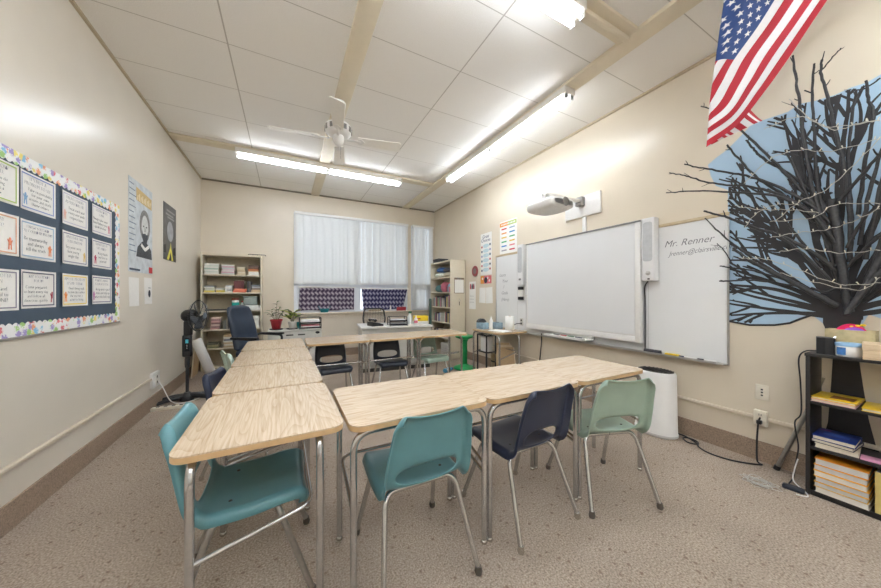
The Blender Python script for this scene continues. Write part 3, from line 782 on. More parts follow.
MB().lathe([(.045, .075), (.04, .082), (.001, .085)], 20, M=Rf).build('front_badge', mat('badge_grey', (110, 120, 132), 0.3), f)
for k in range(5):
    a = 2 * PI * k / 5
    def bl(u, v, a=a):
        r = .03 + .155 * v; q = a + (u - .5) * (0.9 - .2 * v)
        return (r * math.cos(q), r * math.sin(q), (u - .5) * .05)
    o = MB().grid(bl, 6, 4, M=Rf).build('fan_blade', mat('smoke_plastic', (70, 74, 80), 0.25), f)
    md = o.modifiers.new('thickness', 'SOLIDIFY'); md.thickness = .002
# leaning white roll and papers behind the fan
t = thing('paper_roll', 'white roll of paper leaning on the left bookcase', 'paper roll', (-1.01, 5.72, 0.0), (0, math.radians(-19), 0))
MB().lathe([(.03, .0), (.065, .0), (.066, .62), (.06, .625)], 24, (0, 0, .022)).build('roll_sheet', PAPER, t)
MB().lathe([(.028, -.0005), (.03, .625), (.022, .628)], 16, (0, 0, .022)).build('roll_core', mat('brown_card', (186, 152, 112), 0.8), t)
t = thing('poster_board', 'tan board leaning at the left side of the bookcase', 'board', (-1.305, 6.05, 0), (0, math.radians(5), 0))
MB().box(-.008, .008, -.22, .12, 0, .55).build('board_sheet', mat('kraft_board', (196, 168, 130), 0.8), t)
MB().box(-.0085, .0085, -.222, -.212, 0, .55).build('edge_tape', mat('tape_cream', (220, 206, 180), 0.6), t)

# ================================================================== BACK WALL FURNITURE
BX0, BX1, BYF, BYB, BTOP = -1.275, -0.395, 6.24, 6.585, 2.00
bc = thing('bookcase', 'tall beige metal bookcase full of books in the left corner', 'bookcase', ((BX0 + BX1) / 2, (BYF + BYB) / 2, 0))
hx, hy = (BX1 - BX0) / 2, (BYB - BYF) / 2
for s in (-1, 1): MB().box(s * hx - (.024 if s > 0 else 0), s * hx + (.024 if s < 0 else 0), -hy, hy, 0, BTOP, bev=.003).build('side_panel', BEIGEM, bc)
MB().box(-hx + .024, hx - .024, hy - .006, hy, .05, BTOP - .01).build('back_panel', mat('beige_back', (198, 186, 160), 0.6), bc)
MB().box(-hx + .024, hx - .024, -hy, hy - .006, BTOP - .035, BTOP - .001).build('top_panel', BEIGEM, bc)
SHZ = [0.05, 0.38, 0.70, 1.02, 1.335, 1.645]
for z in SHZ: MB().box(-hx + .024, hx - .024, -hy + .004, hy - .006, z - .024, z, bev=.002).build('shelf', BEIGEM, bc)
MB().box(-hx + .024, hx - .024, -hy + .01, -hy + .02, 0, .026).build('kick_plate', BEIGEM, bc)
PAGES = mat('book_pages', (226, 217, 198), 0.85, var=0.05, scale=80)
def book_mesh(w, d, h, cover):
    """flat-lying book, spine on the -y side: covers with a rounded spine and an inset page block"""
    b = MB(); k = min(.003, h * .12)
    b.box(-w / 2, w / 2, -d / 2 + .004, d / 2, 0, k).box(-w / 2, w / 2, -d / 2 + .004, d / 2, h - k, h)
    prof = [(-d / 2 + .004, 0), (-d / 2 + .001, h * .15), (-d / 2, h * .5), (-d / 2 + .001, h * .85), (-d / 2 + .004, h), (-d / 2 + .007, h), (-d / 2 + .004, h * .5), (-d / 2 + .007, 0)]
    b.prism([(p[1], p[0]) for p in prof], -w / 2, w / 2, M=Matrix(((0, 0, 1, 0), (0, 1, 0, 0), (1, 0, 0, 0), (0, 0, 0, 1))))
    b.box(-w / 2 + .004, w / 2 - .004, -d / 2 + .006, d / 2 - .005, k, h - k, mi=1)
    return b
def cov(c, rough=.5): return mat('cover_%d_%d_%d' % tuple(c), c, rough, var=.05)
def stack(x, y, z, w, d, hs, colors, label, group, name='book', jit=.006, rot=0):
    for i, h in enumerate(hs):
        c = colors[i % len(colors)]
        solo(name, book_mesh(w * rng.uniform(.95, 1.0), d * rng.uniform(.94, 1), h, c), [cov(c), PAGES], label, 'book',
             (x + rng.uniform(-jit, jit), y + rng.uniform(-jit, jit), z), (0, 0, rot + rng.uniform(-.03, .03)), group); z += h
    return z
def upright(x, y, z, specs, label, group, cat='book', axis='x', face=-1):
    """books standing in a row, spines out; specs = (thickness, height, depth, colour)"""
    for th, h, d, c in specs:
        b = book_mesh(h, d, th, c)
        o = b.build('book', [cov(c), PAGES])
        if axis == 'x':
            o.rotation_euler = (0, -PI / 2, 0); o.location = (x + th, y, z + h / 2); x += th + .0015
        else:
            o.rotation_euler = Euler((0, -PI / 2, -PI / 2)); o.location = (x, y - th, z + h / 2); y -= th + .0015
        tag(o, label, cat, group)
W_, GN, PK, CR = (226, 226, 220), (170, 192, 180), (214, 178, 190), (222, 208, 178)
cx = (BX0 + BX1) / 2; y0 = 6.37
def st(xc, sh, w, hs, cols, label, group): stack(xc, y0, SHZ[sh], w, .21, hs, cols, label, group)
st(BX0 + .145, 5, .20, [.026] * 7, [W_, (206, 214, 206), W_, GN], 'book in the white and sage stack at the left of the top shelf', 'white and sage stack, top shelf')
st(BX0 + .375, 5, .185, [.024] * 7, [(206, 216, 214), PK, W_, (226, 206, 214)], 'book in the pink and white stack on the top shelf', 'pink and white stack, top shelf')
st(BX0 + .565, 5, .12, [.03, .025, .025, .03, .03], [CR, (230, 220, 200), (206, 186, 150)], 'book in the narrow cream stack on the top shelf', 'cream stack, top shelf')
st(BX0 + .755, 5, .165, [.055, .02, .035, .03, .035], [W_, (226, 196, 150), (206, 128, 86), (120, 92, 76), (96, 78, 70)], 'book in the orange topped white stack at the right of the top shelf', 'orange and brown stack, top shelf')
st(BX0 + .115, 4, .14, [.03, .02, .022, .02, .02], [(228, 214, 110), W_, (206, 206, 200), W_, (140, 146, 150)], 'book in the flat stack at the left of the second shelf', 'left stack, second shelf')
st(BX0 + .26, 4, .12, [.035, .018, .02], [(222, 204, 96), (232, 228, 214), (206, 208, 204)], 'book in the yellow based stack on the second shelf', 'yellow based stack, second shelf')
st(BX0 + .385, 4, .105, [.025, .025, .025, .025, .02], [W_, (196, 200, 204), (222, 222, 222)], 'book in the small white stack on the second shelf', 'small white stack, second shelf')
zz = stack(BX0 + .545, y0, SHZ[4], .20, .21, [.035, .03], [(222, 120, 92), (228, 138, 108)], 'coral book under the maroon binder on the second shelf', 'coral books, second shelf')
solo('binder', book_mesh(.15, .2, .14, 0), [cov((104, 56, 58)), PAGES], 'maroon binder lying on the coral books of the left bookcase', 'binder', (BX0 + .53, y0, zz), (0, 0, .03))
upright(BX0 + .655, y0 - .01, SHZ[4], [(.03, .2, .2, (84, 84, 86)), (.03, .19, .2, (110, 106, 104))], 'grey upright book beside the maroon binder', 'grey upright books, second shelf')
st(BX0 + .79, 4, .14, [.05, .03, .025, .03], [(216, 190, 152), (150, 138, 128), (196, 200, 202), (128, 136, 142)], 'book in the stack at the right of the second shelf', 'right stack, second shelf')
solo('laptop', MB().box(-.165, .165, -.115, .115, 0, .012, bev=.004).box(-.165, .165, -.115, .115, .0125, .022, bev=.004), [mat('laptop_grey', (70, 72, 74), .4)], 'closed dark laptop on the third shelf of the left bookcase', 'laptop', (BX0 + .22, y0, SHZ[3]))
t = thing('canister', 'teal and white canister with a brown lid on the third shelf', 'canister', (BX0 + .475, y0 - .05, SHZ[3]))
MB().lathe([(.055, 0), (.056, .17), (.05, .18)], 24).build('tub', WHITE, t); MB().lathe([(.0565, .05), (.0568, .14)], 24).build('wrap_label', mat('teal_label', (40, 180, 172), .5), t); MB().lathe([(.057, .175), (.057, .215), (.001, .22)], 24).build('lid', mat('brown_lid', (120, 62, 44), .5), t)
t = thing('bottle', 'small white bottle with a red cap beside the teal canister', 'bottle', (BX0 + .575, y0 - .05, SHZ[3]))
MB().lathe([(.024, 0), (.025, .10), (.012, .13), (.012, .14)], 16).build('body', WHITE, t); MB().lathe([(.014, .138), (.014, .165), (.001, .166)], 14).build('cap', mat('red_cap', (180, 60, 54), .4), t)
solo('storage_box', MB().box(-.10, .10, -.1, .1, 0, .13, bev=.006).box(-.105, .105, -.105, .105, .131, .155, bev=.005), [mat('sage_grey_box', (150, 162, 158), .5)], 'sage grey lidded box on the third shelf', 'box', (BX0 + .70, y0, SHZ[3] + .09))
solo('paper_ream', MB().box(-.12, .12, -.11, .11, 0, .04, bev=.004).box(-.115, .115, -.105, .105, .041, .085, bev=.004), [mat('paper_ream', (226, 226, 222), .7)], 'white paper reams under the sage grey box', 'paper', (BX0 + .73, y0, SHZ[3]))
st(BX0 + .20, 2, .13, [.03, .028, .03, .03, .03, .03, .03], [(196, 150, 146), (150, 120, 122), (216, 190, 176), (128, 96, 96)], 'rosy book in the stack behind the pedestal fan', 'rosy stack, fourth shelf')
upright(BX0 + .30, y0 - .02, SHZ[2], [(.022, .14 + .03 * ((i * 7) % 5) / 5, .19, [(120, 118, 108), (96, 100, 96), (150, 140, 128), (84, 80, 78), (170, 160, 150)][i % 5]) for i in range(11)], 'dark upright book in the row on the fourth shelf', 'dark upright books, fourth shelf')
solo('paper_ream', MB().box(-.1, .1, -.11, .11, 0, .05, bev=.004).box(-.095, .095, -.105, .105, .051, .14, bev=.004).box(-.1, .1, -.11, .11, .141, .21, bev=.004), [mat('paper_ream', (226, 226, 222), .7)], 'white paper stack at the right of the fourth shelf behind the leather chair', 'paper', (BX0 + .74, y0, SHZ[2]))
st(BX0 + .44, 1, .26, [.03, .028, .03, .028, .03, .035, .04], [(196, 176, 146), (222, 214, 200), (206, 184, 150), (226, 222, 214), (140, 146, 158), (214, 212, 206), (204, 178, 138)], 'book in the tall tan and grey stack on the fifth shelf', 'tan and grey stack, fifth shelf')
st(BX0 + .66, 1, .12, [.03, .03, .03, .028], [W_, (206, 206, 206), (226, 220, 206)], 'book in the short white stack on the fifth shelf', 'short white stack, fifth shelf')
st(BX0 + .16, 1, .16, [.03, .03, .03], [(120, 126, 92), (150, 146, 110), (96, 94, 80)], 'olive book behind the white paper roll', 'olive books, fifth shelf')
st(BX0 + .55, 0, .3, [.04, .04, .04], [(206, 196, 178), (226, 220, 206), (196, 184, 160)], 'book lying on the bottom shelf of the left bookcase', 'books on the bottom shelf')
t = thing('letter_rack', 'thin black rack bar on top of the bookcase', 'rack', (-.47, 6.33, BTOP))
MB().tube(fillet([(-.14, 0, .0), (-.14, 0, .022), (.13, 0, .022), (.13, 0, 0)], .01, 4), .006, 8).build('bar', BLACKP, t)
for xx in (-.07, .0, .06): MB().cyl((xx, 0, .0), (xx, 0, .022), .005, n=8).build('peg', BLACKP, t)

# ------------------------------------------------------------------ leather office chair
LEA = mat('navy_leather', (42, 54, 72), 0.28, var=0.08, scale=14, bump=0.15)
oc = thing('office_chair', 'high-backed navy leather office chair behind the left row', 'chair', (-.30, 4.98, 0), (0, 0, -PI / 2 - .55))
for k in range(5):
    a = 2 * PI * k / 5
    c, s = math.cos(a), math.sin(a)
    lg = MB().tube([(c * .03, s * .03, .12), (c * .17, s * .17, .095), (c * .29, s * .29, .075)], [.03, .024, .018], 10).build('base_leg', BLACKP, oc)
    MB().cyl((c * .29 - s * .012, s * .29 + c * .012, .028), (c * .29 + s * .012, s * .29 - c * .012, .028), .028, n=16).cyl((c * .29, s * .29, .03), (c * .29, s * .29, .08), .008, n=8).build('caster', BLACKP, lg)
MB().cyl((0, 0, .1), (0, 0, .42), .026).build('gas_lift', BLACKP, oc)
MB().box(-.25, .25, -.24, .26, .42, .53, bev=.045, seg=4).build('seat', LEA, oc)
def bk(u, v):
    a = 2 * PI * u; w = .235 * (1 - .25 * max(0, v - .75) / .25 * max(0, v - .75) / .25) ; th = .055 * (1 - .4 * v) + .006 * math.sin(v * 14)
    cap = min(1, (1 - v) / .05, v / .05); cap = math.sqrt(max(0.001, cap * (2 - cap)))
    x = math.copysign(abs(math.cos(a)) ** .5, math.cos(a)) * w * (.55 + .45 * cap); y = math.copysign(abs(math.sin(a)) ** .7, math.sin(a)) * th * cap
    return (x, y - .22 - .16 * v, .50 + .64 * v)
MB().grid(bk, 32, 24).build('backrest', LEA, oc)
for s in (-1, 1):
    ar = MB().tube(fillet([(s * .24, .10, .46), (s * .29, .10, .50), (s * .29, .10, .68), (s * .29, -.26, .70), (s * .22, -.27, .68)], .05, 5), .018, 10).build('armrest', BLACKP, oc)
    MB().box(s * .29 - .03, s * .29 + .03, -.16, .13, .685, .715, bev=.012).build('arm_pad', BLACKP, ar)

# ------------------------------------------------------------------ low lateral cabinet with plants and tray
LCX, LCY, LCZ = .138, 5.83, .695
lc = thing('filing_cabinet', 'low grey lateral filing cabinet under the window, plants on top', 'cabinet', (LCX, LCY, 0))
MB().box(-.412, .412, -.20, .23, .03, LCZ - .025, bev=.004).build('carcass', GREYM, lc)
MB().box(-.415, .415, -.222, .235, LCZ - .024, LCZ, bev=.004).build('top_panel', GREYM, lc)
MB().box(-.40, .40, -.19, .22, 0, .03).build('plinth', DARK, lc)
for i, z in enumerate((.05, .355)):
    d = MB().box(-.405, .405, -.218, -.2005, z, z + .295, bev=.003).build('drawer', GREYM, lc)
    for xx in (-.09, .09):
        MB().box(xx - .055, xx + .055, -.2195, -.217, z + .245, z + .268).build('pull_slot', DARK, d)
MB().prism(ell(.345, LCZ - .06, .035, .022, 16), .2185, .221, M=Matrix.Rotation(PI / 2, 4, 'X')).build('lock_plate', BLACKP, lc)
def leaf(b, p, d, L, w, droop, mi=0):
    d = Vector(d).normalized(); sdir = d.cross(Vector((0, 0, 1))); sdir = sdir.normalized() if sdir.length > 1e-3 else Vector((1, 0, 0))
    up = sdir.cross(d)
    def fn(u, v):
        wv = w * math.sin(PI * min(1, v * .94 + .05)) ** .8; s = 2 * u - 1
        return Vector(p) + d * (L * v) + sdir * (s * wv / 2) + up * (abs(s) * wv * .18 - droop * v * v)
    b.grid(fn, 4, 8, mi)
SOIL = mat('potting_soil', (66, 52, 42), .95, var=.3, scale=90)
LEAFY = mat('yellow_green_leaf', (172, 188, 76), .5, var=.18, scale=20); LEAFG = mat('green_leaf', (78, 122, 58), .5, var=.2, scale=20); LEAFD = mat('dark_red_green_leaf', (84, 82, 58), .5, var=.25, scale=20); STEM = mat('plant_stem', (104, 104, 66), .7)
def pot(parent, prof, m, zt, r):
    MB().lathe(prof, 28).build('pot', m, parent); MB().lathe([(.001, zt), (r, zt - .004)], 20).build('soil', SOIL, parent)
p = thing('potted_plant', 'sparse dark-leaved plant in a red pot on the filing cabinet', 'plant', (-.155, 5.79, LCZ))
MB().lathe([(.085, 0), (.10, .004), (.105, .018), (.10, .018), (.09, .008), (.001, .006)], 28).build('saucer', BLACKP, p)
pot(p, [(.06, .008), (.062, .01), (.088, .15), (.095, .152), (.097, .178), (.09, .178), (.086, .16)], mat('red_pot', (178, 48, 58), .4), .16, .085)
r2 = random.Random(3)
for k in range(7):
    a = k * 2.4; R_ = .02 + .03 * (k % 3); h = .12 + .035 * (k % 4) + (.12 if k == 2 else 0)
    q = Vector((math.cos(a) * R_ + .06 * math.cos(a), math.sin(a) * R_, .165 + h))
    sm = MB().tube(smooth_path([(math.cos(a) * .02, math.sin(a) * .02, .15), (q.x * .6, q.y * .6, .165 + h * .6), q], 4), .003, 6).build('stem', STEM, p)
    for j in range(5):
        b = MB(); aa = a + j * 1.7
        leaf(b, (q.x * (.4 + .15 * j), q.y * (.4 + .15 * j), .165 + h * (.4 + .15 * j)), (math.cos(aa), math.sin(aa), r2.uniform(-.2, .6)), r2.uniform(.055, .095), .034, .015)
        b.build('leaf', [LEAFD, LEAFG, LEAFD][j % 3], sm)
p = thing('potted_plant', 'yellow-green broad-leaved plant in a white pot on the filing cabinet', 'plant', (.09, 5.79, LCZ))
MB().lathe([(.075, 0), (.088, .004), (.092, .016), (.087, .016), (.08, .008), (.001, .006)], 28).build('saucer', BLACKP, p)
pot(p, [(.045, .008), (.05, .01), (.070, .12), (.072, .135), (.066, .135), (.064, .12)], WHITEM, .12, .062)
for k in range(6):
    a = k * 1.05 + .3; h = .09 + .05 * (k % 3); q = Vector((math.cos(a) * .07, math.sin(a) * .05, .13 + h))
    sm = MB().tube(smooth_path([(math.cos(a) * .015, math.sin(a) * .015, .115), (q.x * .5, q.y * .5, .12 + h * .6), q], 4), .0035, 6).build('stem', STEM, p)
    for j in range(5):
        b = MB(); aa = a + (j - 2) * .8
        kk = .55 + .12 * j
        leaf(b, (q.x * kk, q.y * kk, .12 + h * kk), (math.cos(aa), math.sin(aa), r2.uniform(.1, 1.0)), r2.uniform(.10, .18), r2.uniform(.05, .075), .03)
        b.build('leaf', [LEAFY, LEAFG, LEAFY, LEAFD, LEAFY][(j + k) % 5], sm)
t = thing('cup', 'small teal cup beside the white plant pot', 'cup', (.195, 5.88, LCZ))
MB().lathe([(.03, 0), (.036, .11), (.033, .11), (.028, .006), (.001, .005)], 18).build('cup_body', mat('teal_cup', (44, 156, 150), .35), t)
MB().tube([(.035, 0, .09), (.06, 0, .08), (.06, 0, .04), (.034, 0, .03)], .005, 8).build('handle', mat('teal_cup', (44, 156, 150), .35), t)
def tray(label, loc, rot, w, d, h, papers):
    t = thing('letter_tray', label, 'tray', loc, (0, 0, rot))
    for s in (-1, 1):
        sp_ = MB().tube(fillet([(s * w / 2, -d / 2, .0), (s * w / 2, -d / 2 + .02, h), (s * w / 2, d / 2 - .02, h), (s * w / 2, d / 2, .0)], .03, 4), .007, 8).build('side_frame', BLACKP, t)
        for zz in (.33, .66): MB().tube([(s * w / 2, -d / 2 + .01, h * zz), (s * w / 2, d / 2 - .01, h * zz)], .005, 6).build('side_wire', BLACKP, sp_)
    for i, zz in enumerate((.012, h * .5)):
        MB().box(-w / 2, w / 2, -d / 2 + .005, d / 2 - .005, zz - .004, zz, bev=.001).build('tray_shelf', BLACKP, t)
        MB().box(-w / 2, w / 2, -d / 2 + .003, -d / 2 + .007, zz, zz + .022).build('tray_lip', BLACKP, t)
    MB().tube([(-w / 2, d / 2 - .02, h), (w / 2, d / 2 - .02, h)], .006, 8).build('rear_bar', BLACKP, t)
    for i, (zz, hh, c) in enumerate(papers):
        solo('paper_stack', MB().box(-w / 2 + .025, w / 2 - .025, -d / 2 + .012, d / 2 - .03, 0, hh, bev=.002), [mat('paper_%d_%d_%d' % c, c, .8)], ['white sheets on the upper level', 'pink sheets on the lower level', 'white sheets under the pink ones'][i] + ' of the black letter tray ' + ('by the plants' if w > .33 else 'on the teacher desk'), 'paper', (loc[0], loc[1], loc[2] + zz), (0, 0, rot))
    return t
tray('black two-level letter tray with papers on the filing cabinet', (.375, 5.80, LCZ), 0, .345, .26, .19, [(.0975, .06, (238, 238, 236)), (.05, .016, (214, 130, 140)), (.0125, .036, (226, 224, 220))])
# windowsill
t = thing('basket', 'teal basket on the windowsill under the left purple cloth', 'basket', (.70, YB - .115 + .095, WZ0))
MB().lathe([(.06, 0), (.085, .075), (.09, .08), (.08, .08), (.057, .004), (.001, .004)], 24, sx=1.15, sy=.45).build('basket_body', mat('teal_basket', (24, 120, 128), .5), t)
for s in (-1, 1): MB().tube([(s * .08, 0, .075), (s * .105, 0, .10), (s * .112, 0, .13), (s * .095, 0, .135)], .006, 8).build('handle', mat('teal_basket', (24, 120, 128), .5), t)

# ------------------------------------------------------------------ teacher desk
TX, TY, TR, TZ = 1.745, 5.22, -.12, .755
td = thing('teacher_desk', 'white and grey metal teacher desk in front of the window', 'desk', (TX, TY, 0), (0, 0, TR))
MB().box(-.62, .62, -.38, .38, TZ - .035, TZ, bev=.006).build('desk_top', mat('desk_white', (224, 223, 218), .35, var=.02), td)
MB().box(-.60, .60, -.352, -.335, .10, TZ - .036).build('modesty_panel', GREYM, td)
for s in (-1, 1):
    pd = MB().box(s * .60 - (.36 if s > 0 else 0), s * .60 + (.36 if s < 0 else 0), -.333, .35, .06, TZ - .036, bev=.004).build('pedestal', GREYM, td)
    for k in range(3):
        dr = MB().box(s * .60 - (.35 if s > 0 else -.01), s * .60 + (.35 if s < 0 else -.01), .3505, .365, .08 + k * .2, .27 + k * .2, bev=.003).build('drawer', GREYM, pd)
MB().box(-.58, .58, -.34, .34, 0, .059).build('plinth', DARK, td)
def ond(x, y, z=0): 
    c, s = math.cos(TR), math.sin(TR); return (TX + x * c - y * s, TY + x * s + y * c, TZ + z)
t = thing('telephone', 'black desk telephone at the left end of the teacher desk', 'telephone', ond(-.36, -.17), (0, 0, .2))
MB().prism([(-.1, 0), (.1, 0), (.1, .03), (-.1, .075)], -.11, .11, M=Matrix.Rotation(PI / 2, 4, 'X')).build('base', BLACKP, t)
MB().tube(smooth_path([(-.05, -.11, .095), (-.05, -.08, .105), (-.05, .08, .105), (-.05, .11, .095)], 4), [.028] * 3 + [.018] * 7 + [.028] * 3, 12).build('handset', BLACKP, t)
for i in range(3):
    for j in range(3): MB().box(.0 + i * .03, .02 + i * .03, -.05 + j * .03, -.03 + j * .03, .052 - i * .0065, .058 - i * .0065).build('key', mat('key_grey', (120, 122, 126), .5), t)
tray('black two-level letter tray on the teacher desk', ond(.02, -.20), TR, .30, .24, .15, [(.077, .03, (206, 206, 204)), (.034, .01, (196, 198, 200)), (.0125, .02, (226, 224, 220))])
t = thing('spray_bottle', 'clear-white spray bottle with a green top on the teacher desk', 'bottle', ond(.27, -.10))
MB().lathe([(.038, 0), (.04, .10), (.032, .15), (.013, .185), (.013, .20)], 20).build('body', mat('frosted_plastic', (222, 226, 226), .3), t); MB().box(-.02, .04, -.012, .012, .2, .235, bev=.005).build('spray_head', mat('green_cap', (60, 120, 84), .4), t)
t = thing('bottle', 'white lotion bottle with pink label beside the spray bottle', 'bottle', ond(.36, -.20))
MB().lathe([(.032, 0), (.034, .1), (.014, .125), (.014, .14)], 18).build('body', WHITE, t); MB().lathe([(.0345, .03), (.0347, .075)], 18).build('wrap_label', mat('pink_label', (222, 120, 140), .5), t); MB().cyl((0, 0, .14), (0, 0, .165), .01, n=10).build('cap', WHITE, t)
t = thing('storage_bin', 'bright yellow box on the teacher desk by the right shelves', 'box', ond(.50, -.02), (0, 0, TR))
YEL = mat('bright_yellow', (240, 206, 40), .5)
MB().box(-.13, .13, -.08, .08, .05, .15, bev=.006).build('box_body', YEL, t); MB().box(-.10, -.02, -.082, -.079, .085, .105).build('red_print', mat('red_print', (196, 48, 56), .6), t)
MB().box(-.135, .135, -.085, .085, 0, .05, bev=.004).build('white_base', PAPER, t)
t = thing('tissue_box', 'small red box on the windowsill behind the yellow box', 'box', (2.38, YB - .0, WZ0), (0, 0, 0))
MB().box(-.11, .11, -.045, .015, 0, .085, bev=.005).build('carton', mat('red_carton', (176, 52, 64), .5), t); MB().box(-.06, .06, -.03, .0, .085, .088, bev=.001).build('slot', DARK, t)
solo('book', book_mesh(.28, .058, .03, 0), [cov((196, 180, 150)), PAGES], 'tan book lying on the windowsill under the bluer cloth', 'book', (1.75, YB - .02, WZ0))
solo('book', book_mesh(.22, .052, .024, 0), [cov((226, 214, 190)), PAGES], 'cream book lying on the tan book on the windowsill', 'book', (1.76, YB - .02, WZ0 + .0305))
solo('candle', MB().lathe([(.018, 0), (.018, .17), (.014, .18), (.001, .18)], 16), WHITE, 'tall thin white candle shape on the sill beside the bluer cloth', 'candle', (2.12, YB - .02, WZ0))
# mesh desk chair
mc = thing('office_chair', 'black mesh-backed desk chair behind the teacher desk', 'chair', (1.62, 5.93, 0), (0, 0, PI - .1))
for k in range(5):
    a = 2 * PI * k / 5; c, s = math.cos(a), math.sin(a)
    lg = MB().tube([(c * .03, s * .03, .11), (c * .28, s * .28, .07)], [.026, .016], 10).build('base_leg', BLACKP, mc)
    MB().cyl((c * .28 - s * .012, s * .28 + c * .012, .027), (c * .28 + s * .012, s * .28 - c * .012, .027), .027, n=14).cyl((c * .28, s * .28, .03), (c * .28, s * .28, .075), .008, n=8).build('caster', BLACKP, lg)
MB().cyl((0, 0, .1), (0, 0, .43), .024).build('gas_lift', BLACKP, mc)
MB().box(-.24, .24, -.22, .25, .43, .50, bev=.03, seg=3).build('seat', mat('black_fabric', (44, 45, 48), .9), mc)
def bp(x, z): return (x, -.24 - .10 * (z - .5) / .45 - .02 * (1 - (x / .22) ** 2), z)
fr_ = fillet([(-.18, 0, .56), (-.235, 0, .78), (-.20, 0, 1.0), (.20, 0, 1.0), (.235, 0, .78), (.18, 0, .56)], .07, 5)
MB().tube([bp(q.x, q.z) for q in fr_], .016, 10, closed=True).build('back_frame', BLACKP, mc)
ms = MB()
for i in range(15):
    z = .58 + .41 * i / 14; ms.tube([bp(x * .21, z) for x in (-1, -.5, 0, .5, 1)], .0022, 4, caps=False)
for i in range(13):
    x = -.2 + .4 * i / 12; ms.tube([bp(x, .57), bp(x, .78), bp(x, .99)], .0022, 4, caps=False)
ms.build('back_mesh', mat('black_fabric', (44, 45, 48), .9), mc)
MB().tube([(0, -.10, .44), (0, -.27, .47), (0, -.275, .58)], .022, 10).build('back_support', BLACKP, mc)
MB().box(-.2, .2, -.285, -.262, .575, .625, bev=.01).build('lumbar_bar', BLACKP, mc)
# ================================================================== RIGHT WALL
BOARD = mat('whiteboard_enamel', (228, 229, 229), 0.22, var=0.01, scale=3)
ALU = mat('aluminium_trim', (196, 194, 190), 0.35, 0.7)
WY0, WY1, WZA, WZB = 1.095, 4.15, 0.715, 1.945
wy, wz = (WY0 + WY1) / 2, (WZA + WZB) / 2
wbd = thing('whiteboard', 'long wall-mounted whiteboard with handwriting at both ends', 'whiteboard', (XR, wy, wz), RIGHT)
a, b_ = (WY1 - WY0) / 2, (WZB - WZA) / 2
MB().box(-a, a, -b_, b_, .001, .012).build('panel', BOARD, wbd)
for x0, x1, z0, z1 in ((-a - .012, -a, -b_, b_), (a, a + .012, -b_, b_), (-a - .012, a + .012, -b_ - .014, -b_)): MB().box(x0, x1, z0, z1, .001, .02, bev=.003).build('frame_strip', ALU, wbd)
MB().box(-a - .012, a + .012, b_, b_ + .03, .001, .022, bev=.003).build('map_rail', mat('tan_rail', (196, 178, 146), .5), wbd)
MB().box(-a, a, -b_ - .012, -b_ - .004, .018, .075, bev=.002).box(-a, a, -b_ - .004, -b_ + .006, .070, .076).build('pen_tray', ALU, wbd)
MB().box(wy - 3.62 - .002, wy - 3.62 + .002, -b_, b_, .0122, .0128).build('panel_seam', mat('seam_grey', (190, 190, 188), .5), wbd)
MB().box(wy - 1.70 - .002, wy - 1.70 + .002, -b_, b_, .0122, .0128).build('panel_seam', mat('seam_grey', (190, 190, 188), .5), wbd)
MARK = mat('marker_stroke', (104, 106, 112), .6)
text('Mr. Renner', .085, MARK, wbd, wy - 1.56, 1.745 - wz, .0125, 'handwriting', shear=.35, sx=.95, bold=-.0005)
text('Jrenner@clairsville.com', .062, MARK, wbd, wy - 1.52, 1.655 - wz, .0125, 'handwriting', shear=.45, sx=.80, bold=-.0004, rot=(0, 0, .03))
for s, z, y in (('Learn', 1.60, 4.07), ('Your', 1.50, 4.00), ('I', 1.40, 3.97), ('Goals', 1.30, 4.02), ('(Here)', 1.19, 4.02)):
    text(s, .075, MARK, wbd, wy - y, z - wz, .0125, 'handwriting', shear=.35, sx=.95, bold=-.001)

# interactive board
SY0, SY1, SZ0, SZ1 = 1.735, 3.36, .80, 2.05
sy_, sz_ = (SY0 + SY1) / 2, (SZ0 + SZ1) / 2
sb = thing('smart_board', 'large white interactive board standing off in front of the whiteboard', 'smart board', (XR, sy_, sz_), RIGHT)
a, b_ = (SY1 - SY0) / 2, (SZ1 - SZ0) / 2
MB().box(-a, a, -b_, b_, .045, .080, bev=.003).build('panel', WHITE, sb)
MB().box(-a + .04, a - .06, -b_ + .075, b_ - .035, .0802, .0822).build('touch_surface', mat('matte_screen', (222, 223, 224), .5, var=.01, scale=3), sb)
MB().box(-a, a, b_ - .022, b_ - .004, .081, .088).build('top_trim', mat('trim_grey', (128, 128, 128), .4), sb)
MB().box(-a, -a + .012, -b_, b_ - .022, .081, .087).build('left_trim', mat('light_trim', (206, 206, 206), .4), sb)
MB().box(a - .05, a, -b_, b_ - .022, .081, .090, bev=.003).build('right_rail', WHITE, sb)
MB().box(-a + .012, a - .05, -b_, -b_ + .06, .081, .088, bev=.003).build('bottom_rail', WHITE, sb)
for xx in (-.6, .55): MB().box(xx - .05, xx + .05, -.4, .4, .023, .0449).build('standoff', ALU, sb)
tr = thing('pen_tray', 'white pen tray jutting out below the interactive board', 'tray', (XR, 2.60, .775), RIGHT)
MB().box(-.31, .31, -.03, -.016, .03, .19, bev=.005).build('tray_shelf', WHITE, tr); MB().box(-.31, .31, -.016, .0, .178, .19, bev=.004).build('tray_lip', WHITE, tr); MB().box(-.31, .31, -.016, .02, .03, .044, bev=.003).build('tray_back', WHITE, tr)
for k in range(4): MB().cyl((-.22 + k * .11, -.009, .10), (-.13 + k * .11, -.009, .10), .008, n=10).build('stylus', [BLACKP, mat('red_cap', (180, 60, 54), .4), mat('green_cap', (60, 120, 84), .4), NAVY][k], tr)
